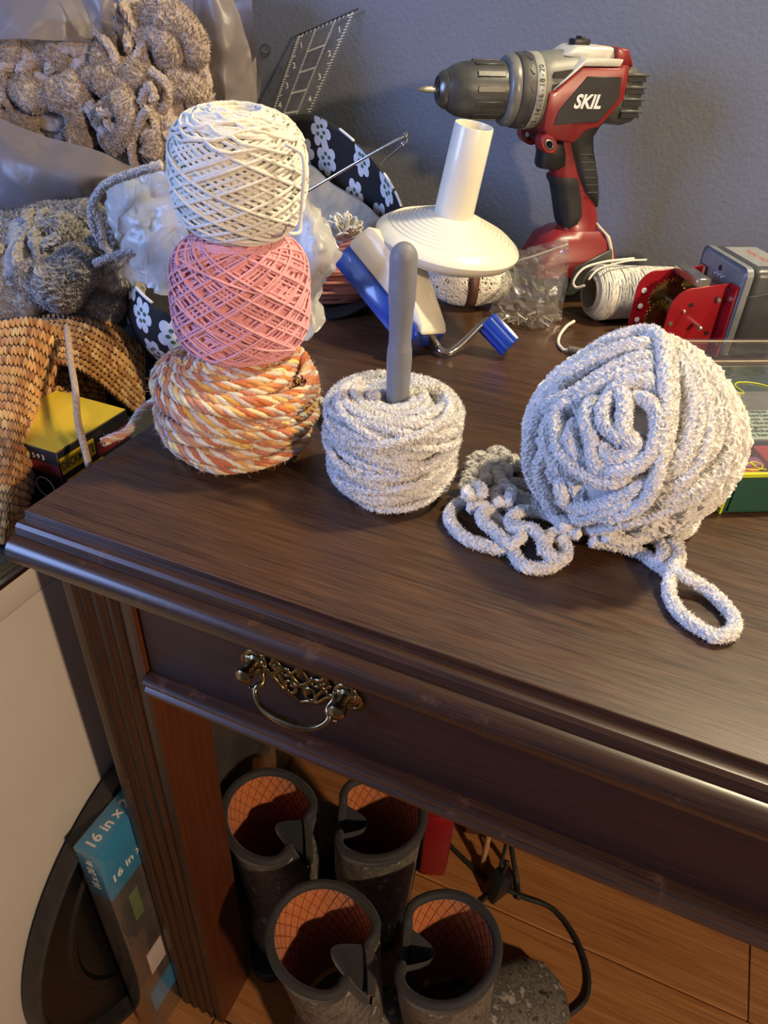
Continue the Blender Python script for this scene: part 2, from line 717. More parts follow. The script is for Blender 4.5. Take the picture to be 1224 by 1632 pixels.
M['black'] = plain('black_plastic', (0.012, 0.012, 0.013), 0.42, 0, 0.3, 100, 0.05)
M['rubber'] = plain('black_rubber', (0.016, 0.017, 0.018), 0.55, 0, 0.3, 100, 0.1)
M['chuck'] = plain('chuck_dark_grey', (0.045, 0.047, 0.044), 0.38, 0, 0.35, 60, 0.08)
M['collar'] = plain('clutch_dark_grey', (0.05, 0.05, 0.047), 0.5, 0, 0.3, 60, 0.05)
M['ring'] = plain('clutch_ring_grey', (0.30, 0.30, 0.26), 0.4, 0, 0.2, 80)
M['front_ring'] = plain('front_ring_grey', (0.15, 0.15, 0.14), 0.35, 0.1, 0.3, 80)
M['nose'] = plain('chuck_nose_steel', (0.16, 0.15, 0.13), 0.32, 0.8, 0.3, 80)
M['housing'] = plain('gearbox_grey_green', (0.16, 0.165, 0.14), 0.45, 0, 0.2, 70)
M['silver'] = plain('silver_plastic', (0.52, 0.51, 0.46), 0.38, 0.1, 0.12, 80)
M['motor'] = plain('motor_cap_grey', (0.075, 0.078, 0.070), 0.42, 0, 0.3, 70, 0.05)
M['white_print'] = plain('white_print', (0.75, 0.74, 0.70), 0.5, 0, 0.1, 300)
M['dark_print'] = plain('dark_print', (0.03, 0.03, 0.03), 0.6, 0, 0.2, 300)
M['ivory'] = plain('ivory_plastic', (0.78, 0.75, 0.62), 0.28, 0, 0.03, 20, 0.0, coat=0.25)
M['blue'] = plain('blue_plastic', (0.010, 0.045, 0.33), 0.22, 0, 0.12, 40, 0.0, coat=0.35)
M['stick'] = plain('grey_silicone_stick', (0.175, 0.182, 0.205), 0.55, 0, 0.08, 120, 0.03)
M['white_yarn'] = plain('white_cotton_yarn', (0.80, 0.775, 0.69), 0.92, 0, 0.10, 700, 0.6, sheen=0.25, spec=0.2, bscale=1600)
M['pink_yarn'] = plain('pink_wool_yarn', (0.82, 0.38, 0.41), 0.92, 0, 0.12, 700, 0.6, sheen=0.3, spec=0.2, bscale=1600)
M['peach_yarn'] = plain('peach_yarn', (0.72, 0.27, 0.18), 0.9, 0, 0.12, 500, 0.6, sheen=0.3, spec=0.2, bscale=1500)
M['multi_yarn'] = vcol('variegated_wool')
M['chenille'] = plain('white_chenille', (0.77, 0.75, 0.72), 0.95, 0, 0.16, 900, 0.7, sheen=0.35, spec=0.15, bscale=1500)
M['taupe'] = plain('taupe_chenille', (0.46, 0.375, 0.315), 0.95, 0, 0.2, 600, 0.7, sheen=0.3, spec=0.15, bscale=1300)
M['greychen'] = plain('grey_chenille', (0.36, 0.33, 0.305), 0.95, 0, 0.35, 500, 0.8, sheen=0.3, spec=0.15, bscale=1200)
M['knit'] = vcol('gold_knit_yarn')
M['cord'] = plain('white_nylon_cord', (0.74, 0.73, 0.66), 0.6, 0, 0.08, 600, 0.4, sheen=0.1, bscale=1500)
M['cardboard'] = plain('grey_cardboard', (0.30, 0.27, 0.22), 0.8, 0, 0.15, 150, 0.1)
M['fabric_black'] = plain('black_cotton', (0.008, 0.008, 0.009), 0.85, 0, 0.3, 300, 0.2, sheen=0.05)
M['fabric_white'] = plain('white_cotton', (0.72, 0.71, 0.69), 0.85, 0, 0.06, 300, 0.2)
M['fabric_tan'] = plain('tan_cloth', (0.40, 0.34, 0.25), 0.9, 0, 0.12, 120, 0.2)
M['leafgreen'] = plain('flower_centre_green', (0.06, 0.14, 0.07), 0.85, 0, 0.2, 300)
M['film_grey'] = film('grey_bag_film', (0.29, 0.25, 0.24), 0.80, 0.38, 0.35, 0.03, 0.15)
M['film_clear'] = film('clear_film', (0.70, 0.70, 0.68), 0.055, 0.07, 0.5)
M['film_zip'] = film('zip_bag_film', (0.62, 0.60, 0.56), 0.16, 0.10, 0.4, 0.14)
M['film_white'] = film('white_bag_film', (0.80, 0.80, 0.78), 0.62, 0.30, 0.4, 0.03, 0.2)
M['deep_green'] = plain('deep_green_card', (0.004, 0.062, 0.042), 0.5, 0, 0.1, 40, 0.03)
M['lime'] = plain('lime_print', (0.55, 0.62, 0.03), 0.4, 0, 0.08, 60)
M['leaf_lime'] = plain('leaf_print', (0.24, 0.32, 0.035), 0.4, 0, 0.08, 60)
M['mint'] = plain('mint_panel', (0.42, 0.54, 0.45), 0.45, 0, 0.06, 60)
M['clay_red'] = plain('red_block', (0.42, 0.014, 0.018), 0.25, 0, 0.12, 60, coat=0.3)
M['clay_orange'] = plain('orange_block', (0.80, 0.17, 0.02), 0.3, 0, 0.1, 60)
M['clay_purple'] = plain('purple_block', (0.27, 0.08, 0.25), 0.3, 0, 0.1, 60)
M['clay_blue'] = plain('pale_blue_block', (0.16, 0.33, 0.48), 0.3, 0, 0.1, 60)
M['box_inside'] = plain('box_inside_grey', (0.16, 0.16, 0.14), 0.5, 0, 0.2, 60)
M['yellow'] = plain('yellow_card', (0.62, 0.40, 0.02), 0.4, 0, 0.08, 60)
M['maroon'] = plain('maroon_print', (0.16, 0.015, 0.02), 0.45, 0, 0.1, 60)
M['black_card'] = plain('black_card', (0.014, 0.013, 0.014), 0.45, 0, 0.2, 60)
M['label_blue'] = plain('blue_label', (0.012, 0.22, 0.44), 0.22, 0, 0.06, 30, coat=0.3)
M['wrapped'] = plain('shrink_wrapped_side', (0.045, 0.040, 0.038), 0.18, 0, 0.5, 14, 0.1, coat=0.5)
M['wrap_green'] = plain('green_sticker', (0.12, 0.17, 0.06), 0.3, 0, 0.1, 60)
M['tubblack'] = plain('black_tub', (0.004, 0.004, 0.004), 0.4, 0, 0.2, 60)
M['tubedge'] = plain('scuffed_black_rim', (0.022, 0.021, 0.020), 0.5, 0, 0.3, 100)
M['neoprene'] = plain('navy_neoprene', (0.009, 0.012, 0.019), 0.7, 0, 0.25, 200, 0.15, sheen=0.15)
M['binding'] = plain('grey_binding', (0.022, 0.021, 0.024), 0.75, 0, 0.2, 300, 0.2, sheen=0.15)
M['redcase'] = plain('red_case', (0.24, 0.009, 0.014), 0.4, 0, 0.12, 60, 0.05)
M['paleplastic'] = plain('pale_plastic', (0.58, 0.50, 0.46), 0.5, 0, 0.08, 20, 0.05)
M['brown_band'] = plain('brown_band', (0.10, 0.045, 0.03), 0.5, 0, 0.15, 100)
M['cream_band'] = plain('cream_elastic', (0.56, 0.52, 0.38), 0.6, 0, 0.1, 100)
M['acrylic'] = film('clear_acrylic', (0.55, 0.55, 0.56), 0.04, 0.10, 0.5, 0.03, 0.25)
M['pencil'] = plain('pencil_mark', (0.075, 0.07, 0.075), 0.8, 0, 0.2, 100)


def quilt_material():
    m, nt, b = nodes('orange_quilted_lining')
    v = mapped(nt, (1, 1, 1))
    n = noise_tex(nt, v, 200)
    nt.links.new(ramp(nt, n.outputs['Fac'], [(0.3, (0.46, 0.125, 0.03)), (0.7, (0.62, 0.19, 0.05))]), b.inputs['Base Color'])
    setp(b, Roughness=0.85, Sheen_Weight=0.25)
    return m


def camo_material():
    m, nt, b = nodes('camouflage_fabric')
    v = mapped(nt, (26, 26, 12))
    n = noise_tex(nt, v, 2.0, 6, 0.75)
    colr = ramp(nt, n.outputs['Fac'], [(0.36, (0.02, 0.02, 0.022)), (0.46, (0.18, 0.16, 0.135)), (0.54, (0.05, 0.05, 0.05)), (0.63, (0.38, 0.35, 0.31))])
    nt.links.new(colr, b.inputs['Base Color'])
    setp(b, Roughness=0.6)
    bump(nt, b, n.outputs['Fac'], 0.25, 0.002)
    return m


M['quilt'] = quilt_material()
M['camo'] = camo_material()

# ------------------------------------------------------------------ room
WALL = 0.69
wall = struct(box('wall_back', (-1.6, WALL, 0), (2.6, WALL + 0.1, 2.5), M['wall']))
_mark = []
for k in range(26):
    t = k / 25
    a = 2 * PI * 1.35 * t + 0.6
    _mark.append(V(425 + 9 * math.cos(a) * (1 - .25 * t) - 2 * t, 76 + 9 * math.sin(a) + 6 * t, WALL - 0.0006))
tube('pencil_mark', _mark, 0.0005, M['pencil'], wall, 6, 0.002)
floor = struct(box('floor', (-1.6, -1.4, -0.06), (2.6, WALL, -0.012), M['darkboard']))
random.seed(4)
_pm = {}
for k in range(12):
    y0 = WALL - 0.001 - (k + 1) * 0.135
    x = -1.6 + (k * 0.53) % 1.1 - 1.1
    while x < 2.0:
        L = 1.15
        x0, x1 = max(x, -1.6), min(x + L, 2.6)
        if x1 - x0 > 0.1:
            box('plank', (x0 + .0008, y0 + .0008, -0.012), (x1 - .0008, y0 + 0.1335, random.uniform(-.0006, 0)), M['floor'], floor, 0.0008, 1)
        x += L

# ------------------------------------------------------------------ desk
desk = thing('writing_desk', 'dark brown wooden desk with moulded edge and one wide brass-handled drawer', 'desk', (0, 0, 0))
DW, DD = 1.12, 0.675
prof = [(DD, .725), (DD, .760), (0.0006, .760), (0, .7596), (-.0006, .7562), (-.0022, .7552), (-.0045, .7560), (-.0075, .7558), (-.0098, .7540),
        (-.0106, .7510), (-.0112, .7492), (-.0135, .7490), (-.0175, .7478), (-.0205, .7452), (-.0222, .7415), (-.0222, .7375), (-.0205, .7338), (-.0172, .7308), (-.0120, .7292), (-.004, .7285), (0.0, .7262), (.004, .725)]
bm = bmesh.new()
v0 = [bm.verts.new((0, p[0], p[1])) for p in prof]
v1 = [bm.verts.new((DW, p[0], p[1])) for p in prof]
n = len(prof)
bm.faces.new(v0)
bm.faces.new(v1[::-1])
for i in range(n):
    bm.faces.new((v0[i], v0[(i + 1) % n], v1[(i + 1) % n], v1[i]))
ttop = bmobj('tabletop', bm, M['top'], desk, smooth=True)
ttop.data.set_sharp_from_angle(angle=rad(28))
ttop.data.materials.append(M['mould'])
for p in ttop.data.polygons:
    if p.center.y < 0.0003 and abs(p.normal.x) < 0.5:
        p.material_index = 1
# fluted square legs


def leg_outline(w):
    o = []
    fl = [(0.0, .0006), (.06, 0), (.14, 0), (.17, .0022), (.21, .0030), (.25, .0012), (.29, -.0006), (.335, .0012), (.37, .0030), (.41, .0030), (.45, .0012), (.50, -.0006), (.55, .0012), (.59, .0030), (.63, .0030), (.665, .0012), (.71, -.0006), (.75, .0012), (.79, .0030), (.83, .0022), (.86, 0), (.94, 0), (1.0, .0006)]
    for t, d in fl:
        o.append((t * w, d))
    for t, d in fl[::-1]:
        o.append((t * w, w - d if d > .0006 else w))
    return o


LW = 0.060
_lo = leg_outline(LW)
for (lx, ly) in ((0.003, 0.009), (DW - LW - .003, 0.009), (0.003, DD - LW - .01), (DW - LW - .003, DD - LW - .01)):
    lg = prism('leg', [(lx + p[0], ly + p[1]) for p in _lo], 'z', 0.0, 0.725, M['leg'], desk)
    lg.data.materials.append(M['leg_lit_side'])
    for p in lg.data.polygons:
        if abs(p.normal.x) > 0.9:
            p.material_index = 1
# side aprons and back apron
box('side_apron', (.010, .07, .62), (.028, DD - .07, .7248), M['leg'], desk, .001)
box('side_apron', (DW - .028, .07, .62), (DW - .010, DD - .07, .7248), M['leg'], desk, .001)
box('back_apron', (.064, DD - .03, .62), (DW - .064, DD - .012, .7248), M['leg'], desk, .001)
# lower rail with two beads
rp = [(.034, .6065), (.034, .6290), (.0125, .6290), (.0060, .6282), (.0030, .6262), (.0028, .6238), (.0050, .6218), (.0080, .6208), (.0052, .6192), (.0030, .6170), (.0030, .6142), (.0055, .6118), (.0095, .6105), (.0120, .6065)]
rail = prism('rail', rp, 'x', .0645, DW - .0645, M['mould'], desk)
rail.data.polygons.foreach_set('use_smooth', [True] * len(rail.data.polygons))
rail.data.set_sharp_from_angle(angle=rad(35))
drawer = box('drawer', (.0655, .0125, .6300), (DW - .0655, .0300, .7245), M['drawer'], desk, .0012)
# pull: pierced backplate, posts, bail


def arc(cx, cz, r, a0, a1, n=14, ex=1.0, ez=1.0):
    return [(cx + r * ex * math.cos(a0 + (a1 - a0) * i / (n - 1)), cz + r * ez * math.sin(a0 + (a1 - a0) * i / (n - 1))) for i in range(n)]


def drawer_pull(cx, cz):
    yb = 0.0122
    bg = Bag()

    def strip(pts, r, flat=0.55, y=yb - .0014):
        P = catmull([(cx + p[0], y, cz + p[1] * (1.28 if p[1] > 0 else 1.0)) for p in pts], 0.0012)
        V_, F_ = tube_arrays(P, r, 6)
        V_[:, 1] = y + (V_[:, 1] - y) * flat
        bg.add(V_, F_)
    for s in (-1, 1):
        # rosette plate behind each post, with its small finial
        strip([(s * (.0325 + p[0]), p[1]) for p in arc(0, 0, .0068, 0, 2 * PI, 18)], .0026)
        strip([(s * .0275, .0), (s * .0325, .0005), (s * .0385, 0)], .0050)
        strip([(s * .0365, .006), (s * .0395, .0105), (s * .0375, .0145)], .0018)
        strip([(s * .0395, .0105), (s * .0425, .0125)], .0014)
        strip([(s * .0385, .004), (s * .0425, -.001), (s * .0405, -.0075), (s * .0335, -.0095), (s * .0265, -.0070)], .0016)
        # scrolls towards the middle
        strip([(s * p[0], p[1]) for p in arc(.0105, .0098, .0078, -1.9, 3.5, 22, 1.0, .92)], .0021)
        strip([(s * .026, .006), (s * .0215, .0095), (s * .0190, .0060), (s * .0205, .0030)], .0017)
        strip([(s * .0265, -.002), (s * .021, -.0055), (s * .016, -.0015), (s * .010, .0025), (s * .003, -.0045), (s * -.007, -.0105)], .0018)
        strip([(s * .0185, .003), (s * .0105, -.0025), (s * .0025, .0045), (s * -.0045, .0125)], .0016)
        strip([(s * p[0], p[1]) for p in arc(.0072, -.0118, .0046, 0.3, 6.4, 18, .85, 1.15)], .0016)
        strip([(s * .0255, -.0045), (s * .0185, -.0095), (s * .0125, -.0165), (s * .005, -.0195), (0, -.0225)], .0017)
        strip([(s * .0215, .0025), (s * .0145, -.0065), (s * .0115, -.0115)], .0014)
        strip([(0, .0175), (s * .0045, .0145), (s * .0022, .0075), (0, .001)], .0017)
    plate = bg.build('drawer_pull', M['brass'], drawer)
    return plate


# the drawer carries its brass pull: backplate, posts and bail are sub-parts
plate = drawer_pull(.1915, .6850)
for s in (-1, 1):
    xf = Matrix.Translation((.1915 + s * .0325, .0125, .6850)) @ Matrix.Rotation(rad(90), 4, 'X')
    lathe('pull_post', [(.0060, -.001), (.0060, .0025), (.0042, .0040), (.0036, .0085), (.0052, .0105), (.0062, .0135), (.0056, .0165), (.0034, .0185), (0, .0192)], M['brass'], drawer, 20, xf)
bp = []
cx, cz = .1915, .6850
for (x, y, z) in [(-.0250, -.0020, .0010), (-.0252, -.0050, -.0040), (-.0235, -.0085, -.0080), (-.0262, -.0125, -.0110), (-.0245, -.0160, -.0145), (-.0185, -.0190, -.0185), (-.0095, -.0205, -.0208), (0, -.0208, -.0215)]:
    bp.append((x, y, z))
bp = bp + [(-x, y, z) for (x, y, z) in bp[-2::-1]]
P = catmull([(cx + x, .0125 + y, cz + z) for x, y, z in bp], .0012)
tt = np.linspace(-1, 1, len(P))
rr = .0017 + .0017 * np.exp(-(tt / .28) ** 2) + .0008 * np.exp(-((np.abs(tt) - .72) / .06) ** 2)
V_, F_ = tube_arrays(P, rr, 10)
bail = npmesh('pull_bail', V_, F_, M['brass'], drawer)
for s in (-1, 1):
    tube('pull_bail_tip', [(cx + s * .0258, .0002, cz - .0125), (cx + s * .0295, .0002, cz - .0132), (cx + s * .0310, .0000, cz - .0125)], .0013, M['brass'], drawer, 6, .001)

# ------------------------------------------------------------------ yarn cakes


def cake_surface(R, H, e=3.0, lean=(0, 0), taper=0.0, span=0.86):
    """returns f(s, theta, off): s 0..1 runs from the inner top rim over the side to the inner bottom rim"""
    aa = np.linspace(0.5, -0.5, 2001) * PI * span
    ra = R * np.abs(np.cos(aa)) ** (2 / e)
    za = H / 2 * np.sign(np.sin(aa)) * np.abs(np.sin(aa)) ** (2 / e)
    la = np.concatenate([[0], np.cumsum(np.hypot(np.diff(ra), np.diff(za)))])
    la /= la[-1]

    def f(s, th, off=0.0):
        a = np.interp(s, la, aa)      # even spacing along the profile
        c, sn = np.cos(a), np.sin(a)
        rr = (R + off) * np.sign(c) * np.abs(c) ** (2 / e)
        zz = H / 2 + (H / 2 + off) * np.sign(sn) * np.abs(sn) ** (2 / e)
        rr = rr * (1 + taper * (zz / H - 0.5))
        return np.stack([rr * np.cos(th) + lean[0] * zz / H, rr * np.sin(th) + lean[1] * zz / H, zz], -1)
    return f


def tri_wave(x, soft=0.16):
    # smooth triangle wave 0..1
    t = np.arcsin(np.sin(2 * PI * x) * (1 - soft)) / math.asin(1 - soft)
    return 0.5 + 0.5 * t


def cake_core(name, f, off, mat, parent):
    n, m = 48, 26
    S, TH = np.meshgrid(np.linspace(0, 1, m), np.arange(n) * 2 * PI / n, indexing='ij')
    Vv = f(S.ravel(), TH.ravel(), off)
    idx = np.arange(m * n).reshape(m, n)
    F = np.stack([idx[:-1], np.roll(idx, -1, 1)[:-1], np.roll(idx, -1, 1)[1:], idx[1:]], -1).reshape(-1, 4)
    # close with two cones into the hole
    c0 = Vv[:n].mean(0) - np.array([0, 0, .012])
    c1 = Vv[-n:].mean(0) + np.array([0, 0, .012])
    k = m * n
    Vv = np.vstack([Vv, c0, c1])
    q0 = np.array([[k, (2 * t + 2) % n, 2 * t + 1, 2 * t] for t in range(n // 2)])
    b = (m - 1) * n
    q1 = np.array([[k + 1, b + 2 * t, b + 2 * t + 1, b + (2 * t + 2) % n] for t in range(n // 2)])
    return npmesh(name, Vv, np.vstack([F, q0, q1]), mat, parent)


def wound(bag, f, revs, q, ph, off, r, rng, seg=46, sides=6, jit=0.0, srange=(0, 1), wob=.0):
    th = np.linspace(0, 2 * PI * revs, int(revs * seg))
    u = tri_wave(th / (2 * PI) * q + ph)
    s = srange[0] + (srange[1] - srange[0]) * u
    if wob:
        k = np.interp(th, np.linspace(0, th[-1], 60), rng.random(60) - .5)
        s = np.clip(s + wob * k, 0, 1)
    o = off + np.interp(th, np.linspace(0, th[-1], 80), (rng.random(80) - .5) * r * 0.7)
    P = f(s, th, o)
    V_, F_ = tube_arrays(P, r, sides, False, jit, rng)
    bag.add(V_, F_)


rng = np.random.default_rng(7)
# --- chunky variegated cake (bottom of the stack)
MC = Vector((.0745, .134, TOP))
multi = thing('yarn_cake', 'thick orange, yellow and white wool cake at the bottom of the stack', 'yarn cake', MC, (0, 0, 0), 'stacked yarn cakes')
fm = cake_surface(.0512, .0625, 3.6, (.004, 0))
cake_core('core', fm, -.002, plain('variegated_core', (0.45, 0.24, 0.13), 0.95, 0, .3, 200), multi)


def two_ply(bag, P, r, pitch, rng, cols, seglen, plies=5):
    """softly twisted marled strand: several thin plies whose colours drift along the length, with a halo of fibres"""
    L = np.concatenate([[0], np.cumsum(np.linalg.norm(np.diff(P, axis=0), axis=1))])
    n_ = int(L[-1] / .0016)
    t = np.linspace(0, L[-1], n_)
    P = np.stack([np.interp(t, L, P[:, i]) for i in range(3)], -1)
    L = t
    Tn, N, B = frames(P)
    for ply in range(plies):
        a = L / pitch * 2 * PI + ply * 2 * PI / plies
        Q = P + (np.cos(a)[:, None] * N + np.sin(a)[:, None] * B) * r * 0.56
        k = max(4, int(L[-1] / seglen))
        pal = np.array(cols[(ply + 1) % 2])
        keys = pal[rng.integers(0, len(pal), k)]
        c = np.stack([np.interp(L, np.linspace(0, L[-1], k), keys[:, i]) for i in range(3)], -1)
        V_, F_ = tube_arrays(Q, r * 0.46, 6, False, .22, rng, caps=False)
        cc = np.repeat(c, 6, 0) * (1 + .16 * (rng.random((len(V_), 1)) - .5))
        bag.add(V_, F_, np.clip(cc, 0, 1))
        cnt = int(L[-1] * 100 * 12)
        i = rng.integers(0, len(Q), cnt)
        d = rng.normal(size=(cnt, 3))
        d /= np.linalg.norm(d, axis=1, keepdims=True)
        base = Q[i] + d * r * .38
        tip = base + d * r * (.2 + .5 * rng.random((cnt, 1))) + rng.normal(size=(cnt, 3)) * r * .25
        s_ = np.cross(d, rng.normal(size=(cnt, 3)))
        s_ /= np.linalg.norm(s_, axis=1, keepdims=True) + 1e-9
        w = .00011
        V2 = np.stack([base - s_ * w, base + s_ * w, tip + s_ * w, tip - s_ * w], 1).reshape(-1, 3)
        bag.add(V2, np.arange(cnt * 4).reshape(-1, 4), np.repeat(np.clip(c[i], 0, 1), 4, 0))


CREAM, ORANGE, GOLD, PINKISH, MAUVE = (.66, .59, .47), (.50, .14, .045), (.64, .35, .06), (.50, .21, .13), (.45, .34, .30)
pal2 = [[CREAM, CREAM, CREAM, (.80, .66, .36), MAUVE], [ORANGE, GOLD, PINKISH, ORANGE, (.84, .60, .22), PINKISH]]
bg = Bag()
for lay, (off, revs, q, ph) in enumerate(((.0008, 15, .118, .1), (.0034, 14, .147, .37), (.0046, 4, .21, .60))):
    th = np.linspace(0, 2 * PI * revs, revs * 110)
    s = .03 + .94 * tri_wave(th / (2 * PI) * q + ph)
    o = off + np.interp(th, np.linspace(0, th[-1], 60), (rng.random(60) - .5) * .0025)
    two_ply(bg, fm(s, th, o), .0041, .0300, rng, pal2, .020)
bg.build('wound_strand', M['multi_yarn'], multi)
# its loose tail, over the desk edge
bg = Bag()
tail = [T(262, 640, .785), T(245, 652, .778), T(225, 668, .772), T(212, 690, .767), T(196, 703, .765), T(180, 709, .764), T(166, 716, .7635)]
P = catmull([p - MC for p in tail], .0011)
two_ply(bg, P, .0034, .0240, rng, [[CREAM, MAUVE], [PINKISH, MAUVE, CREAM]], .012)
bg.build('loose_tail', M['multi_yarn'], multi)

# --- pink cake
PC = Vector((.0795, .141, TOP + .0715))
pink = thing('yarn_cake', 'pink criss-cross wound wool cake between the white and orange ones', 'yarn cake', PC, (0, 0, 0), 'stacked yarn cakes')
fp = cake_surface(.0452, .0790, 3.6, (.003, 0), -.02)
cake_core('core', fp, -.0030, M['pink_yarn'], pink)
bg = Bag()
wound(bg, fp, 70, .6131, .0, -.0022, .00085, rng)
wound(bg, fp, 56, .6117, .21, -.0010, .00085, rng)
wound(bg, fp, 26, .6129, .43, .0002, .00085, rng)
wound(bg, fp, 10, .07, .05, -.0002, .0009, rng, srange=(.80, .93))
wound(bg, fp, 8, .07, .45, -.0002, .0009, rng, srange=(.06, .16))
bg.build('wound_strand', M['pink_yarn'], pink)
bg = Bag()
# two stray outer wraps that cross the front
for pts in ([(285, 412), (320, 434), (370, 456), (420, 470), (470, 472), (487, 466)], [(280, 482), (310, 512), (360, 540), (420, 558), (470, 558)]):
    P = []
    for px, py in pts:
        # point on the near side of the cake
        d = ray(px, py)
        o_ = CAM - PC
        A = d.x ** 2 + d.y ** 2
        Bq = 2 * (o_.x * d.x + o_.y * d.y)
        Cq = o_.x ** 2 + o_.y ** 2 - .0456 ** 2
        D_ = max(0, Bq * Bq - 4 * A * Cq)
        t = (-Bq - math.sqrt(D_)) / (2 * A)
        P.append(o_ + d * t)
    V_, F_ = tube_arrays(catmull(P, .0015), .00085, 6)
    bg.add(V_, F_)
bg.build('stray_wrap', M['pink_yarn'], pink)

# --- white cake
WC = Vector((.0835, .141, TOP + .1490))
white = thing('yarn_cake', 'cream white cotton cake on top of the stack', 'yarn cake', WC, (rad(2), rad(3), 0.4), 'stacked yarn cakes')
fw = cake_surface(.0402, .0720, 2.75, (.001, 0), .03)
cake_core('core', fw, -.0032, M['white_yarn'], white)
bg = Bag()
wound(bg, fw, 72, .4067, .0, -.0022, .00115, rng)
wound(bg, fw, 58, .4079, .23, -.0008, .00115, rng)
wound(bg, fw, 22, .3711, .43, .0006, .00115, rng, wob=.05)
wound(bg, fw, 16, .11, .05, .0004, .0011, rng, srange=(.02, .20), wob=.06)
wound(bg, fw, 8, .09, .45, .0002, .0011, rng, srange=(.82, .95))
for k in range(7):
    wound(bg, fw, 1.3, .9, k / 7.0, .0014, .0011, rng, srange=(.0, .28), wob=.05)
bg.build('wound_strand', M['white_yarn'], white)
wi = white.matrix_basis.inverted()
lp = [T(470, 215, .985), T(478, 238, .978), T(486, 262, .968), T(482, 300, .952), T(478, 345, .934), T(476, 372, .924), T(468, 374, .924)]
lp = [V(455, 230, .125), V(470, 238, .128), V(482, 248, .130), V(485, 275, .130), V(482, 315, .130), V(479, 350, .130), V(477, 370, .128), V(462, 373, .120)]
tube('loose_loop', [wi @ p for p in lp], .0011, M['white_yarn'], white, 8, .0015)

# --- chenille cake with winding stick
CC = Vector((.1965, .1345, TOP))
chen = thing('yarn_cake', 'squat white chenille cake with a grey stick in its middle', 'yarn cake', CC)
fc = cake_surface(.0398, .0600, 5.5, (0, 0), .07, .975)
cake_core('core', fc, -.002, M['chenille'], chen)
bg = Bag()
for (off, revs, q, ph, sr) in ((-.0004, 24, .113, .0, (.0, 1)), (.0012, 18, .231, .31, (.03, 1)), (.0028, 11, .307, .62, (.16, .97)), (.0004, 6, .13, .2, (.0, .30))):
    th = np.linspace(0, 2 * PI * revs, revs * 150)
    s = sr[0] + (sr[1] - sr[0]) * tri_wave(th / (2 * PI) * q + ph)
    o = off + np.interp(th, np.linspace(0, th[-1], 70), (rng.random(70) - .5) * .003)
    chenille(bg, fc(s, th, o), .0027, rng, 60 if revs == 24 else 200, .0018 if revs == 24 else .00115)
bg.build('wound_strand', M['chenille'], chen, False)
# strand running back from the cake towards the stack
bg = Bag()
P = catmull([p - CC for p in (T(545, 668, .772), T(530, 662, .768), T(518, 654, .765), T(508, 645, .765), T(495, 640, .764))], .0012)
chenille(bg, P, .0030, rng)
bg.build('loose_tail', M['chenille'], chen, False)

# --- grey stick
SB = T(634, 650, TOP + .058)
stick = thing('winding_stick', 'smooth grey plastic winding stick standing in the chenille cake', 'stick', (SB.x, SB.y, SB.z - .052))
tipz = V(645, 378, SB.y + .002) - stick.location
ax = Vector((tipz.x, tipz.y, tipz.z))
Ls = ax.length
zq = Vector((0, 0, 1)).rotation_difference(ax.normalized()).to_matrix().to_4x4()
lathe('handle', [(0, 0), (.0068, .001), (.0072, .02), (.0072, .055), (.0078, .075), (.0080, .086), (.0077, .092)], M['stick'], stick, 28, zq)
pr = [(.0077, .092), (.0070, .096), (.0070, .102), (.0076, .118), (.0083, Ls - .035), (.0083, Ls - .012)]
for k in range(1, 8):
    a = k / 7 * PI / 2
    pr.append((.0083 * math.cos(a), Ls - .012 + .0095 * math.sin(a)))
lathe('grip', pr, M['stick'], stick, 28, zq)

# ------------------------------------------------------------------ big chenille ball and its loose strands
rng = np.random.default_rng(21)
BC = T(1008, 692, .8235)
BR = np.array([.0665, .0665, .0625])
ball = thing('yarn_ball', 'large loosely wound ball of thick white chenille yarn', 'yarn ball', (BC.x, BC.y, TOP))
bz = np.array([0, 0, BC.z - TOP])


def pear(P):
    """the ball narrows towards its top"""
    P = np.array(P, float)
    zr = np.clip((P[..., 2] - bz[2]) / BR[2], 0, 1.1)
    f = 1 - .30 * zr ** 1.7
    P[..., 0] *= f
    P[..., 1] *= f
    return P


def zb(x, y):
    return 680 + x / 2.25, 500 + y / 2.25


def on_ball(px, py, off=0.0):
    """near-side point of the ball under a sight line; slides round the rim when the line misses it"""
    d = np.array(ray(px, py))
    c = np.array(BC)
    R_ = BR + off
    o_ = (np.array(CAM) - c) / R_
    dd = d / R_
    A, Bq, Cq = dd @ dd, 2 * (o_ @ dd), o_ @ o_ - 1
    disc = Bq * Bq - 4 * A * Cq
    if disc > 0:
        q = o_ + dd * ((-Bq - math.sqrt(disc)) / (2 * A))
    else:
        q = o_ + dd * (-Bq / (2 * A))
        q = q / np.linalg.norm(q)
    return q * R_ + bz


# core
cv, cf = [], []
bmx = bmesh.new()
bmesh.ops.create_icosphere(bmx, subdivisions=4, radius=1)
for v in bmx.verts:
    k = 1 + .05 * noise.noise(v.co * 3)
    v.co = Vector((v.co.x * (BR[0] - .0062) * k, v.co.y * (BR[1] - .0062) * k, v.co.z * (BR[2] - .0062) * k + bz[2]))
    v.co = Vector(pear(v.co))
bmobj('core', bmx, M['chenille'], ball, True)
bg = Bag()
SR = .0043
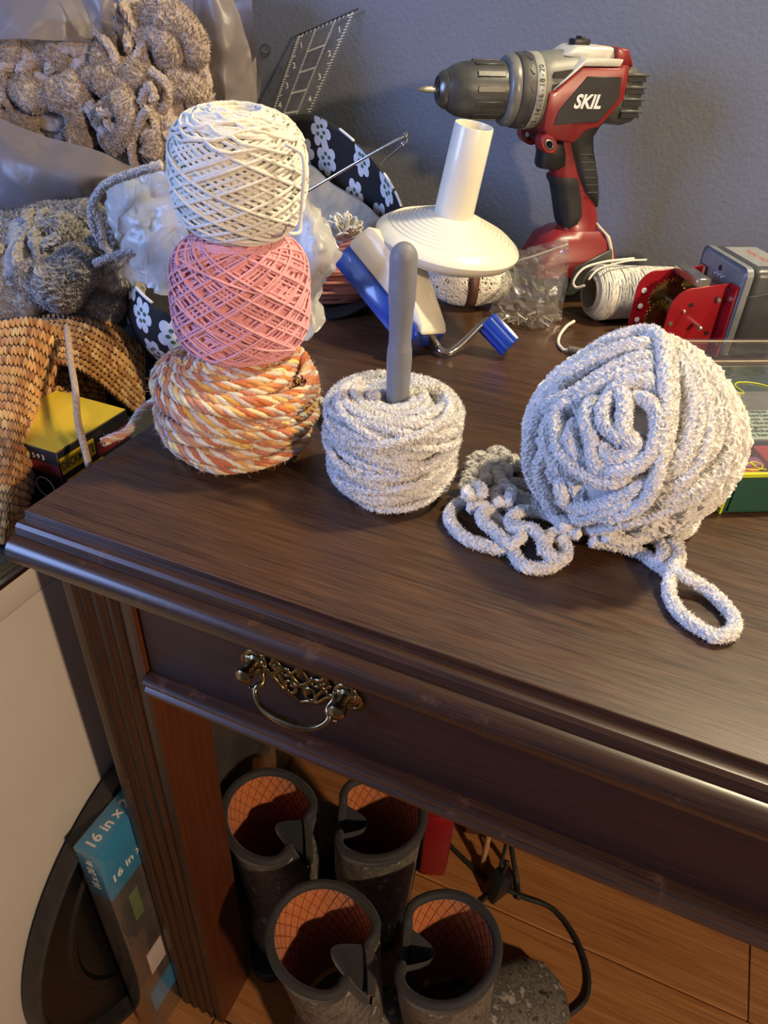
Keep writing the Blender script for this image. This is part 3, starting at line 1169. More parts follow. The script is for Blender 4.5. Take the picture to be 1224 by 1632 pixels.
# inner wraps all round
for k in range(32):
    ax = rng.normal(size=3)
    ax[2] *= .6
    ax /= np.linalg.norm(ax)
    e1 = np.cross(ax, [0.3, .2, 1.0])
    e1 /= np.linalg.norm(e1)
    e2 = np.cross(ax, e1)
    sh = (rng.random() - .5) * 1.1
    t = np.linspace(0, 2 * PI, 120)
    cr = math.sqrt(1 - sh * sh)
    w = .12 * np.sin(t * 2 + rng.random() * 6)
    U = (np.cos(t)[:, None] * e1 + np.sin(t)[:, None] * e2) * cr + (sh + w)[:, None] * ax
    U /= np.linalg.norm(U, axis=1, keepdims=True)
    chenille(bg, pear(U * (BR - .0058 + rng.random() * .002) + bz), SR, rng, 30, .0019)
front = [
    [(650, 300), (610, 350), (622, 412), (670, 450), (720, 470), (772, 500)],
    [(655, 292), (692, 335), (694, 400), (700, 452), (740, 470)],
    [(720, 318), (790, 342), (832, 402), (822, 482), (780, 540), (700, 572), (620, 572)],
    [(562, 312), (552, 382), (580, 462), (602, 540), (662, 592)],
    [(505, 318), (455, 350), (455, 425), (482, 502), (540, 562), (622, 602), (722, 602)],
    [(500, 400), (510, 470), (560, 540)],
    [(392, 330), (480, 302), (562, 252), (650, 205), (742, 178), (835, 180)],
    [(410, 280), (482, 215), (582, 158), (682, 128), (802, 118)],
    [(485, 178), (562, 115), (652, 76), (762, 62), (850, 92)],
    [(482, 335), (572, 278), (662, 242), (762, 215), (842, 228)],
    [(600, 330), (680, 275), (760, 262), (830, 280)],
    [(792, 52), (848, 130), (862, 232), (870, 332), (852, 442), (832, 562), (790, 662), (720, 712), (602, 742)],
    [(862, 92), (890, 202), (892, 322), (872, 452), (845, 562)],
    [(902, 140), (952, 232), (980, 332), (952, 452), (902, 542), (852, 602)],
    [(930, 150), (985, 240), (1005, 330), (985, 430), (930, 530), (870, 600)],
    [(962, 182), (1022, 282), (1035, 402), (1002, 502), (932, 592), (842, 642)],
    [(1012, 212), (1080, 292), (1108, 392), (1090, 502), (1022, 592), (902, 652), (802, 682)],
    [(1040, 262), (1070, 352), (1068, 440), (1010, 545)],
    [(388, 342), (372, 432), (367, 542), (382, 642), (432, 722), (502, 782)],
    [(440, 470), (402, 562), (432, 652), (482, 722), (532, 772)],
    [(470, 602), (502, 682), (562, 702), (642, 682), (722, 642), (800, 600)],
    [(520, 742), (602, 722), (682, 692), (762, 662)],
    [(560, 792), (682, 752), (802, 722), (902, 682), (1002, 622), (1092, 540)],
    [(430, 380), (425, 440), (450, 520), (500, 590)],
    [(610, 480), (650, 520), (720, 520), (770, 490)],
]
for k, pts in enumerate(front):
    off = .0004 + .0022 * rng.random() + (.0022 if k in (0, 1, 2, 11) else 0)
    P = catmull([on_ball(*zb(*p), off) for p in pts], .0014)
    # tuck both ends under the neighbouring wraps
    c = bz
    m = len(P)
    tt = np.minimum(np.arange(m), np.arange(m)[::-1]) * .0014
    dip = np.clip(1 - tt / .010, 0, 1) ** 2 * .005
    U = P - c
    P = P - U / np.linalg.norm(U, axis=1, keepdims=True) * dip[:, None]
    chenille(bg, pear(P), SR * (.96 + .12 * rng.random()), rng)
bg.build('wound_strand', M['chenille'], ball, False)
bg = Bag()
org = np.array((BC.x, BC.y, TOP))
LR = .0040


def lay(pts, zs, r=LR):
    P = []
    for i, p in enumerate(pts):
        z = zs[i] if isinstance(zs, (list, tuple)) else zs
        P.append(np.array(T(*zb(*p), TOP + r + z)) - org)
    chenille(bg, catmull(P, .0013), r, rng)


lay([(800, 742), (862, 762), (898, 832), (892, 892), (872, 950), (870, 1010), (902, 1070), (962, 1120), (1032, 1158), (1088, 1148), (1102, 1100), (1062, 1042), (992, 982), (922, 942), (884, 922), (850, 900)], [.012, .008, .004, .006, .004, 0, 0, 0, 0, 0, 0, 0, .002, .006, .006, .002])
lay([(600, 792), (702, 802), (782, 762), (846, 745)], [.012, .006, .008, .012])
lay([(590, 815), (700, 838), (780, 866), (828, 905), (880, 925), (905, 872), (882, 815)], [.01, .003, 0, 0, .002, .006, .01])
lay([(640, 800), (720, 818), (800, 800), (842, 830), (850, 870), (830, 900)], [.016, .010, .008, .006, .006, .004])
lay([(860, 722), (930, 702), (960, 735), (935, 778), (900, 795)], [.01, 0, 0, 0, .002])
ring_pts = [(545, 792), (490, 782), (452, 792), (425, 822), (440, 868), (488, 882), (500, 845), (478, 805)]
lay(ring_pts, [.014, .012, .010, .009, .006, .004, .006, .010])
lay([(330, 748), (302, 802), (312, 862), (352, 908), (422, 914), (468, 896), (492, 862)], [.012, .004, 0, 0, 0, .001, .002])
lay([(500, 765), (448, 725), (392, 712), (332, 712), (300, 742), (312, 775), (372, 772), (412, 812), (420, 862)], [.018, .010, .008, .010, .009, .009, .012, .010, .006])
lay([(400, 690), (302, 682), (222, 702), (195, 735), (252, 792), (302, 828), (340, 800), (345, 770)], [.01, .006, .008, .008, .006, .006, .008, .004])
lay([(182, 650), (102, 690), (82, 742), (132, 802), (202, 832), (282, 846), (318, 820)], [.010, .002, 0, 0, 0, 0, 0])
lay([(250, 560), (272, 610), (312, 645), (372, 672), (420, 690)], [.014, .012, .010, .008, .01])
lay([(150, 700), (200, 690), (240, 730), (290, 770), (330, 800)], [.008, .010, .004, .002, .002])
lay([(320, 545), (370, 556), (400, 580)], [.004, .003, .004], .0036)
lay([(230, 650), (300, 610), (370, 620), (430, 640)], [.004, .004, .004, .01])
# snarled clump beside the cake
for k in range(13):
    cx_, cy_ = rng.uniform(140, 300), rng.uniform(505, 660)
    a0 = rng.random() * 6
    pts = [(cx_ + rng.uniform(18, 42) * math.cos(a0 + j * 1.1), cy_ + rng.uniform(14, 34) * math.sin(a0 + j * 1.1)) for j in range(6)]
    z0 = rng.uniform(0, .016)
    lay(pts, [max(0, z0 + rng.uniform(-.005, .005)) for _ in pts], .0036)
bg.build('loose_strand', M['chenille'], ball, False)

# ------------------------------------------------------------------ cordless drill (local: -x = chuck end, -y = side towards the viewer)
DR = rad(36)
drill = thing('cordless_drill', 'red and black cordless drill standing upright on its battery by the wall', 'drill', (.2250, .6050, TOP), (0, 0, DR))
AZ = .205                                   # height of the chuck axis


def xax(x):
    """lathe frame: local z of the lathe runs towards -x of the drill"""
    return Matrix.Translation((x, 0, AZ)) @ Matrix.Rotation(rad(-90), 4, 'Y')


# bit and chuck
bit = lathe('driver_bit', [(.0022, .0), (.0022, .014), (.0034, .015), (.0034, .030), (.0030, .033), (.0018, .0385), (.0006, .041)], M['zinc'], drill, 12, xax(-.150))
chuck = hollow('chuck', [(.0052, .070), (.0095, .0815), (.0118, .0830), (.0150, .0805), (.0172, .0770), (.0190, .0750), (.0200, .0735), (.0232, .0690), (.0262, .0620), (.0280, .0530), (.0288, .0420), (.0292, .0080), (.0290, .0010), (.0282, 0), (.006, 0), (.006, .05)], M['chuck'], drill, 56, xax(-.0830))
for k in range(12):
    a = 2 * PI * k / 12 + .13
    xf = xax(-.0830) @ Matrix.Rotation(a, 4, 'Z')
    box('grip_rib', (.0284, -.0032, .014), (.0301, .0032, .046), M['chuck'], chuck, .0006, 1, xf)
hollow('nose_ring', [(.0120, .0828), (.0150, .0808), (.0175, .0772), (.0186, .0757), (.0192, .0765), (.0183, .0790), (.0160, .0822), (.0130, .0845), (.0118, .0840)], M['nose'], chuck, 44, xax(-.0830))
for k in range(3):
    a = 2 * PI * k / 3 + .4
    box('jaw', (.0026, -.0028, .066), (.0064, .0028, .080), M['steel'], chuck, .0006, 1, xax(-.0830) @ Matrix.Rotation(a, 4, 'Z'))
# clutch rings
hollow('front_ring', [(.0285, .0), (.0355, 0), (.0362, .0015), (.0358, .0085), (.0340, .0108), (.0310, .0125), (.0290, .0125)], M['front_ring'], drill, 56, xax(-.0800))
collar = hollow('clutch_collar', [(.030, 0), (.0372, 0), (.0378, .002), (.0376, .0140), (.0366, .0155), (.030, .0155)], M['collar'], drill, 56, xax(-.0640))
for k in range(14):
    a = 2 * PI * k / 14
    xf = xax(-.0640) @ Matrix.Rotation(a, 4, 'Z')
    prism('grip_chevron', [(-.0050, .0030), (0, .0060), (.0050, .0030), (.0050, .0050), (0, .0080), (-.0050, .0050)], 'x', .0372, .0386, M['collar'], collar, 0, 1, xf)
nring = hollow('number_ring', [(.030, 0), (.0383, 0), (.0388, .0010), (.0386, .0088), (.0378, .0100), (.030, .0100)], M['ring'], drill, 60, xax(-.0540))
for k, tx in enumerate(('20', '-', '18', '-', '16', '-', '14', '-', '12', '-', '10', '-', '8', '-', '6', '-', '4')):
    a = rad(140 + k * 11.0)
    # tangent plane of the ring: characters run round the ring, tops towards the chuck
    pos = Vector((-.0588, .0391 * math.cos(a), AZ + .0391 * math.sin(a)))
    nx = Vector((0, math.cos(a), math.sin(a)))
    tang = Vector((0, -math.sin(a), math.cos(a)))
    up = Vector((-1, 0, 0))
    text_mesh('ring_number', tx, .0085, M['dark_print'], nring, basis(pos, tang, up, tang.cross(up) if tang.cross(up).dot(nx) > 0 else -tang.cross(up)) if tang.cross(up).dot(nx) > 0 else basis(pos, -tang, up, (-tang).cross(up)), .0001)
# gearbox neck
neck = []
for (x, hy, zt, zb_) in ((-.0545, .0350, .0365, .036), (-.0500, .0362, .0380, .037), (-.0420, .0345, .0400, .034), (-.0200, .0340, .0420, .034), (.0100, .0340, .0420, .034), (.0300, .0330, .041, .034)):
    ring_ = []
    for i in range(32):
        a = 2 * PI * i / 32
        c, s_ = math.cos(a), math.sin(a)
        ring_.append((x, hy * math.copysign(abs(c) ** .8, c), AZ + (zt if s_ > 0 else zb_) * math.copysign(abs(s_) ** .8, s_)))
    neck.append(ring_)
loft('gearbox_housing', neck, M['housing'], drill)
for (z0, z1) in ((.016, .022), (.004, .010)):
    for s in (-1, 1):
        prism('vent_slot', [(-.046, AZ + z1), (-.024 - (.022 - z1) * .4, AZ + z1 + .003), (-.030 - (.022 - z1) * .5, AZ + z0 + .001), (-.046, AZ + z0)], 'y', s * .0335, s * .0357, M['black'], drill)
# red shell: side halves
shell = [(-.0500, -.0330), (-.0500, .0030), (-.0440, .0035), (-.0145, .0270), (.0300, .0275), (.0330, .0300), (.0420, .0300), (.0420, -.0030), (.0180, -.0310), (.0020, -.0350), (-.0120, -.0480), (-.0420, -.0440)]
for s in (-1, 1):
    y0, y1 = (-.0385, -.004) if s < 0 else (.004, .0385)
    prism('red_shell', [(p[0], AZ + p[1]) for p in shell], 'y', y0, y1, M['red'], drill, .0025, 2)
# silver trim running diagonally up the side and over the top
trim = [(-.0455, .0045), (-.0380, .0110), (-.0120, .0355), (.0330, .0355), (.0300, .0285), (-.0140, .0280), (-.0430, .0045)]
for s in (-1, 1):
    y0, y1 = (-.0375, -.020) if s < 0 else (.020, .0375)
    prism('silver_trim', [(p[0], AZ + p[1]) for p in trim], 'y', y0, y1, M['silver'], drill, .0012, 2)
top_ = [(-.0340, .0360), (-.0180, .0462), (.0260, .0462), (.0300, .0400), (.0320, .0340), (-.0140, .0340)]
prism('top_cover', [(p[0], AZ + p[1]) for p in top_], 'y', -.0235, .0235, M['silver'], drill, .0035, 2)
prism('top_red_cap', [(.0262, AZ + .0465), (.0420, AZ + .0450), (.0500, AZ + .0310), (.0500, AZ + .0285), (.0300, AZ + .0290)], 'y', -.0290, .0290, M['red'], drill, .0028, 2)
box('speed_switch', (-.0160, -.0085, AZ + .0455), (.0040, .0085, AZ + .0520), M['black'], drill, .0020, 2)
box('speed_switch_ridge', (-.0085, -.0070, AZ + .0510), (-.0030, .0070, AZ + .0545), M['black'], drill, .0012, 1)
# badge with lettering on both sides
badge = [(-.0390, -.0290), (-.0350, -.0135), (-.0080, .0190), (.0330, .0190), (.0345, -.0020), (.0150, -.0255)]
for s in (-1, 1):
    ya, yb = (-.0396, -.0365) if s < 0 else (.0365, .0396)
    bd = prism('badge_panel', [(p[0], AZ + p[1]) for p in badge], 'y', ya, yb, M['black'], drill, .0005, 1)
    if s < 0:
        xf = basis(Vector((-.0030, -.0397, AZ - .0060)), Vector((1, 0, 0)), Vector((0, 0, 1)), Vector((0, -1, 0)))
    else:
        xf = basis(Vector((-.0030, .0397, AZ - .0060)), Vector((-1, 0, 0)), Vector((0, 0, 1)), Vector((0, 1, 0)))
    text_mesh('lettering', 'SKIL', .0190, M['white_print'], bd, xf, .0002, shear=.25, bold=.0006, sx=.92)
# motor end cap with cooling slots
cap = []
for (x, hy, zt, zb_) in ((.0300, .0340, .0340, .0300), (.0430, .0345, .0345, .0320), (.0560, .0330, .0315, .0330), (.0680, .0290, .0240, .0300), (.0720, .0230, .0170, .0240)):
    cap.append([(x, hy * math.copysign(abs(math.cos(a)) ** .7, math.cos(a)), AZ + (zt if math.sin(a) > 0 else zb_) * math.copysign(abs(math.sin(a)) ** .7, math.sin(a))) for a in [2 * PI * i / 32 for i in range(32)]])
mc = loft('motor_cap', cap, M['motor'], drill)
for z in (.0165, .0045, -.0075, -.0195):
    for s in (-1, 1):
        prism('cooling_slot', [(.0435, AZ + z - .0022), (.0670, AZ + z - .0022), (.0655, AZ + z + .0028), (.0435, AZ + z + .0028)], 'y', s * .0260, s * .0352, M['black'], mc)
        prism('cooling_fin', [(.0425, AZ + z + .0030), (.0700, AZ + z + .0030), (.0705, AZ + z + .0058), (.0425, AZ + z + .0062)], 'y', s * .0250, s * .0350, M['motor'], mc, .0008, 1)
# screw boss under the nose
for s in (-1, 1):
    xf = Matrix.Translation((-.0440, s * .0220, AZ - .0490)) @ Matrix.Rotation(rad(90) * (1 if s < 0 else -1), 4, 'X')
    hollow('screw_boss', [(.0050, .0000), (.0105, 0), (.0105, .0150), (.0090, .0172), (.0062, .0172), (.0050, .0150)], M['red'], drill, 24, xf)
    hollow('boss_insert', [(.0032, .0100), (.0052, .0100), (.0056, .0176), (.0042, .0182), (.0032, .0160)], M['steel'], drill, 20, xf)
# handle: rear rubber grip, red front strip, trigger


def sec(x0, x1, z, hy, e=2.6):
    return [(0.5 * (x0 + x1) + 0.5 * (x1 - x0) * math.copysign(abs(math.cos(a)) ** (2 / e), math.cos(a)), hy * math.copysign(abs(math.sin(a)) ** (2 / e), math.sin(a)), z) for a in [2 * PI * i / 28 for i in range(28)]]


loft('red_handle', [sec(-.0400, .0060, .172, .0185), sec(-.0330, .0060, .155, .0165), sec(-.0300, .0060, .136, .0165), sec(-.0330, .0060, .118, .0175), sec(-.0310, .0190, .095, .0172), sec(-.0310, .0200, .070, .0180), sec(-.0330, .0160, .055, .0210), sec(-.0420, .0200, .048, .0260)], M['red'], drill)
loft('rear_grip', [sec(-.0060, .0640, .190, .0250), sec(-.0120, .0500, .182, .0225), sec(-.0140, .0350, .172, .0215), sec(-.0135, .0265, .160, .0205), sec(-.0125, .0245, .145, .0200), sec(-.0100, .0255, .130, .0200), sec(-.0070, .0260, .115, .0200), sec(-.0040, .0250, .100, .0190), sec(.0070, .0230, .090, .0172), sec(.0160, .0220, .080, .0090)], M['rubber'], drill)
for k in range(6):
    z = .142 - k * .0085
    box('grip_line', (.0000 + k * .0008, -.0204 + k * .0001, z), (.0175, -.0190, z + .0007), M['motor'], drill, 0)
    box('grip_line', (.0000 + k * .0008, .0190, z), (.0175, .0204, z + .0007), M['motor'], drill, 0)
loft('front_grip', [sec(-.0362, .0000, .1160, .0200), sec(-.0368, .0020, .1110, .0205), sec(-.0345, .0030, .1050, .0195), sec(-.0345, .0040, .0900, .0192), sec(-.0350, .0020, .0720, .0195), sec(-.0345, -.0050, .0620, .0196), sec(-.0330, -.0180, .0575, .0180)], M['rubber'], drill)
loft('trigger', [sec(-.0420, -.0080, .1680, .0150), sec(-.0450, -.0080, .1560, .0178), sec(-.0450, -.0080, .1420, .0180), sec(-.0500, -.0100, .1290, .0178), sec(-.0490, -.0180, .1250, .0150)], M['black'], drill)
prism('selector', [(-.0200, .1760), (.0080, .1800), (.0060, .1730), (-.0150, .1690)], 'y', -.0230, .0230, M['black'], drill, .0012, 1)
# foot and battery
loft('foot', [[(x * 1.0 + .002, y, z) for (x, y, z) in sec(-.0460, .0230, .0540, .0240, 4.5)], sec(-.0600, .0310, .0460, .0320, 6), sec(-.0720, .0430, .0270, .0395, 8), sec(-.0740, .0440, .0200, .0400, 8)], M['red'], drill)
loft('battery', [sec(-.0760, .0450, .0195, .0390, 5), sec(-.0770, .0500, .0120, .0395, 5), sec(-.0760, .0520, .0030, .0390, 5), sec(-.0740, .0500, .0, .0380, 5)], M['black'], drill)
for s in (-1, 1):
    prism('battery_latch', [(-.030, .0060), (-.022, .0280), (.0240, .0420), (.0280, .0330), (.0200, .0230), (-.018, .0060)], 'y', s * .0375, s * .0410, M['motor'], drill, .001, 1)
# cream elastic band slung round the foot
bp_ = [(.0300, -.0410, .0100), (.0290, -.0405, .0260), (.0240, -.0340, .0430), (.0160, -.0215, .0560), (.0165, 0, .0600), (.0160, .0215, .0560), (.0240, .0340, .0430), (.0290, .0405, .0260), (.0300, .0410, .0100)]
P = catmull(bp_, .002)
V_, F_ = tube_arrays(P, .0022, 8)
npmesh('elastic_band', V_, F_, M['cream_band'], drill)

# overall proportions: taller battery foot, raked handle
for ch in [drill] + list(drill.children_recursive):
    if ch.type != 'MESH':
        continue
    for v in ch.data.vertices:
        z = v.co.z
        k = min(1, max(0, (z - .05) / .115))
        v.co = Vector((v.co.x - .042 * k, v.co.y, z + .031 * min(1, max(0, z / .05)))) * .86
    ch.data.update()

# ------------------------------------------------------------------ yarn winder (tipped over on the desk)
wd = thing('yarn_winder', 'white and blue hand-crank yarn winder lying tilted behind the chenille cake', 'yarn winder', (.120, .360, TOP))
WO = Vector((.120, .360, TOP))
# body frame: u runs from the foot (on the desk) up to the top end, n is the white side, w the width
foot_c = Vector((.1290, .3560, .7850))
top_c = Vector((.0630, .3780, .8290))
u = (top_c - foot_c).normalized()
n0 = Vector((.62, .10, .62))
nn = (n0 - u * n0.dot(u)).normalized()
ww = u.cross(nn).normalized()
if ww.y > 0:
    ww = -ww
LB = (top_c - foot_c).length
BM = basis(foot_c - WO, u, ww, nn)          # local x=u, y=w (towards viewer), z=n
blue = box('blue_base', (-.006, -.026, -.016), (LB + .012, .026, .006), M['blue'], wd, .0022, 2, BM)
# flared clamp foot
prism('clamp_foot', [(-.016, -.0105), (-.006, -.0170), (.006, -.0165), (.006, .008), (-.006, .0095), (-.015, .004)], 'y', -.030, .030, M['blue'], wd, .002, 2, BM)
prism('white_housing', [(-.016, .0058), (LB + .010, .0058), (LB + .013, .0100), (LB + .008, .0320), (LB + .002, .0350), (LB * .52, .0350), (-.010, .0135), (-.016, .0090)], 'y', -.0250, .0250, M['ivory'], wd, .0020, 2, BM)
# thin wire guide seen at the far end
tube('wire_guide', [BM @ Vector((LB + .010, .010, -.006)), BM @ Vector((LB + .022, .012, -.008)), BM @ Vector((LB + .032, .014, -.006))], .0011, M['chrome'], wd, 8, .002)
# drum bracket, cone and core tube
DC = Vector(T(713, 384, .8500)) - WO
ca = Vector((.16, -.02, 1)).normalized()
cq = Matrix.Translation(DC) @ Vector((0, 0, 1)).rotation_difference(ca).to_matrix().to_4x4()
CR = .0680
prism('drum_bracket', [(-.040, -.050), (-.022, -.050), (-.014, -.006), (-.044, -.006)], 'y', -.016, .016, M['ivory'], wd, .002, 2, cq)
hollow('drum_flange', [(.012, -.0145), (.050, -.0135), (.054, -.0115), (.052, -.008), (.012, -.008)], M['ivory'], wd, 56, cq)
cone = hollow('cone_disc', [(.015, -.010), (.056, -.0095), (.0640, -.0065), (CR, -.0010), (CR + .0004, .0015), (CR - .0012, .0042), (.0600, .0090), (.0240, .0235), (.0215, .0250), (.015, .0250)], M['ivory'], wd, 72, cq)
for k in range(8):
    rr = .0260 + k * .0042
    zz = .0235 - (rr - .0240) * (.0145 / .0360)
    hollow('cone_ridge', [(rr, zz - .0004), (rr + .0009, zz + .0004), (rr + .0018, zz - .0011)], M['ivory'], cone, 64, cq)
hollow('core_tube', [(.0170, .020), (.0182, .020), (.0176, .060), (.0170, .0990), (.0166, .0998), (.0159, .0998), (.0155, .0985), (.0161, .06), (.0165, .020)], M['ivory'], wd, 44, cq)
lathe('tube_floor', [(0, .022), (.0175, .022), (.0175, .024), (0, .024)], M['ivory'], wd, 32, cq)
# crank
cr = [BM @ Vector((-.010, .006, .008)), V(696, 548, .3600) - WO, V(702, 558, .3570) - WO, V(714, 562, .3570) - WO, V(727, 555, .3630) - WO, V(748, 536, .372) - WO, V(766, 518, .380) - WO, V(776, 512, .384) - WO, V(786, 514, .387) - WO]
tube('crank_arm', cr, .0033, M['chrome'], wd, 12, .0015)
k0 = Vector(V(776, 513, .3885)) - WO
k1 = Vector(V(812, 552, .3850)) - WO
kd = (k1 - k0).normalized()
KM = Matrix.Translation(k0) @ Vector((0, 0, 1)).rotation_difference(kd).to_matrix().to_4x4()
kl = (k1 - k0).length
ring_a = []
for i in range(40):
    a = 2 * PI * i / 40
    r_ = .0102 + .0012 * (1 if (i // 2) % 2 == 0 else -.2)
    ring_a.append((r_ * math.cos(a), r_ * math.sin(a)))
loft('crank_knob', [[(x * .92, y * .92, -.0006) for x, y in ring_a], [(x, y, .001) for x, y in ring_a], [(x, y, kl) for x, y in ring_a], [(x * .9, y * .9, kl + .0015) for x, y in ring_a]], M['blue'], wd, True, KM, 25)

# ------------------------------------------------------------------ desk clutter on the right
rng = np.random.default_rng(5)
# white skein in a brown paper band, behind the winder
SK = Vector((.130, .500, TOP))
sk = thing('yarn_skein', 'small white skein with a brown paper band under the winder disc', 'yarn skein', SK, (0, 0, .45))
fsk = cake_surface(.0300, .0520, 2.3)


def skein_core():
    bmx = bmesh.new()
    bmesh.ops.create_icosphere(bmx, subdivisions=4, radius=1)
    for v in bmx.verts:
        v.co = Vector((v.co.x * .0430, v.co.y * .0250, v.co.z * .0250 + .0252))
    return bmobj('core', bmx, M['white_yarn'], sk, True)


skein_core()
bg = Bag()
for k in range(90):
    ax = rng.normal(size=3) * np.array((1.6, .7, .7))
    ax /= np.linalg.norm(ax)
    e1 = np.cross(ax, rng.normal(size=3))
    e1 /= np.linalg.norm(e1)
    e2 = np.cross(ax, e1)
    sh = (rng.random() - .5) * 1.2
    t = np.linspace(0, 2 * PI, 64)
    U = (np.cos(t)[:, None] * e1 + np.sin(t)[:, None] * e2) * math.sqrt(1 - sh * sh) + sh * ax
    V_, F_ = tube_arrays(U * np.array((.0452, .0262, .0258)) * (1 + .02 * rng.random()) + np.array((0, 0, .0275)), .00095, 5, True)
    bg.add(V_, F_)
bg.build('wound_strand', M['white_yarn'], sk)
bnd = []
for dx in (-.0055, .0055):
    bnd.append([(.002 + dx, .0282 * math.cos(2 * PI * i / 40), .0280 + .0274 * math.sin(2 * PI * i / 40)) for i in range(40)])
vs = [p for r_ in bnd for p in r_]
vs += [(x, y * .97, .0266 + (z - .0266) * .97) for x, y, z in vs]
fs = []
for i in range(40):
    j = (i + 1) % 40
    fs += [(i, j, 40 + j, 40 + i), (80 + i, 120 + i, 120 + j, 80 + j), (i, 80 + i, 80 + j, j), (40 + i, 40 + j, 120 + j, 120 + i)]
mesh('paper_band', vs, fs, M['brown_band'], sk)

# zip bag of small screws, leaning on the drill battery
zb0 = Vector((.205, .480, TOP))
zb_ = thing('zip_bag', 'clear zip bag of small silver screws leaning against the drill battery', 'plastic bag', zb0)
ctrl = []
for (row, yy) in (((792, 418, 812, 408, 850, 396, 906, 378), .520), ((795, 440, 815, 430, 850, 420, 904, 400), .505), ((790, 470, 812, 462, 850, 455, 900, 435), .486), ((782, 498, 808, 495, 850, 492, 893, 480), .468), ((786, 512, 810, 517, 850, 524, 886, 530), .4675)):
    ctrl.append([tuple(Vector(V(row[i], row[i + 1], yy + (.010 if i in (0, 6) else -.004 if yy < .49 else .0))) - zb0) for i in (0, 2, 4, 6)])
for r_ in ctrl[-1:]:
    for i, p in enumerate(r_):
        r_[i] = (p[0], p[1], max(p[2], .002))
patch('front_film', ctrl, 15, 17, M['film_zip'], zb_, .0016, 45, 3, facet=.0030, flat=True)
ctrl2 = [[(p[0], p[1] + (.004 if k < 2 else .022), max(.0015, p[2] + .001)) for p in r_] for k, r_ in enumerate(ctrl)]
patch('back_film', ctrl2, 13, 15, M['film_zip'], zb_, .0012, 45, 9, facet=.0022, flat=True)
r0 = [Vector(p) for p in ctrl[0]]
r1 = [Vector(p) for p in ctrl[1]]
tube('zip_closure', [a.lerp(b, .55) + Vector((0, -.0012, 0)) for a, b in zip(r0, r1)], .0010, M['film_white'], zb_, 6, .003)
screw = None
random.seed(12)


def screw_mesh():
    vs_, fs_ = [], []
    prof_ = [(0, 0), (.0030, .0002), (.0030, .0010), (.0012, .0024), (.0011, .0110), (0, .0130)]
    n_ = 8
    for r_, h_ in prof_:
        for i in range(n_):
            a = 2 * PI * i / n_
            vs_.append((r_ * math.cos(a), r_ * math.sin(a), h_))
    for j in range(len(prof_) - 1):
        for i in range(n_):
            fs_.append((j * n_ + i, j * n_ + (i + 1) % n_, (j + 1) * n_ + (i + 1) % n_, (j + 1) * n_ + i))
    me = bpy.data.meshes.new('screw')
    me.from_pydata(vs_, [], fs_)
    me.materials.append(M['zinc'])
    return me


sm = screw_mesh()
for k in range(30):
    o = bpy.data.objects.new('screw', sm)
    px = random.uniform(798, 882)
    py = random.uniform(496, 522)
    yy = random.uniform(.474, .486)
    p = Vector(V(px, py, yy))
    p.z = max(p.z, TOP + .0045)
    o.location = p
    o.rotation_euler = (random.uniform(0, 6), random.uniform(0, 6), random.uniform(0, 6))
    link(o)
    tag(o, 'small silver screw in the pile inside the clear zip bag', 'screw', 'screws in the zip bag')

# spool of white cord lying on its side
SP0 = Vector((.2560, .5230, TOP + .0290))
sd = Vector((.80, .60, 0)).normalized()
SPL = .105
spool = thing('cord_spool', 'white braided cord wound on a cardboard cone lying beside the red bracket', 'cord spool', (SP0.x, SP0.y, TOP))
so = Vector((SP0.x, SP0.y, TOP))
SM = Matrix.Translation(SP0 - so) @ Vector((0, 0, 1)).rotation_difference((sd + Vector((0, 0, -.03))).normalized()).to_matrix().to_4x4()
hollow('cardboard_tube', [(.0150, -.001), (.0175, -.0015), (.0185, 0), (.0165, .06), (.0150, SPL + .004), (.0135, SPL + .004), (.0145, .06)], M['cardboard'], spool, 36, SM)


def spr(t):
    # bulging package radius along the axis
    return .0182 + .0098 * min(1, t / .010) ** .6 * min(1, (SPL - t) / .012 + .05) ** .6 - .0035 * t / SPL


hollow('cord_core', [(spr(max(0, t)) - .0010, t) for t in [i * SPL / 30 for i in range(31)]] + [(.0150, SPL), (.0160, .05), (.0172, 0)], M['cord'], spool, 40, SM)
bg = Bag()
for (revs, q, ph) in ((70, .034, 0), (44, .21, .3)):
    th = np.linspace(0, 2 * PI * revs, revs * 34)
    tt = .002 + (SPL - .004) * tri_wave(th / (2 * PI) * q + ph, .05)
    rr = np.array([spr(t) for t in tt])
    P = np.stack([rr * np.cos(th), rr * np.sin(th), tt], -1)
    P = P @ np.array(SM.to_3x3()).T + np.array(SM.translation)
    V_, F_ = tube_arrays(P, .00075, 5)
    bg.add(V_, F_)
bg.build('wound_cord', M['cord'], spool)
tube('loose_cord', [V(1010, 412, .555) - so, V(990, 414, .535) - so, V(960, 418, .520) - so, V(930, 428, .507) - so, V(914, 448, .500) - so, V(918, 458, .500) - so, V(932, 455, .498) - so], .0013, M['cord'], spool, 8, .002)
tube('loose_cord', [V(938, 446, .497) - so, V(950, 432, .505) - so, V(968, 424, .515) - so, V(1000, 416, .535) - so, V(1030, 414, .560) - so], .0010, M['cord'], spool, 8, .002)
tube('cord_tail', [V(915, 512, .497) - so, T(903, 520, TOP + .004) - so, T(892, 535, TOP + .002) - so, T(890, 548, TOP + .002) - so, T(898, 558, TOP + .002) - so], .0016, M['cord'], spool, 8, .002)
bg = Bag()
e0 = np.array(T(897, 556, TOP + .002) - so)
for k in range(9):
    d = np.array([.004 + .003 * random.random(), -.006 + .007 * random.random(), .001 * random.random()])
    V_, F_ = tube_arrays(np.array([e0, e0 + d * .5, e0 + d]), .0004, 4)
    bg.add(V_, F_)
bg.build('frayed_end', M['cord'], spool)

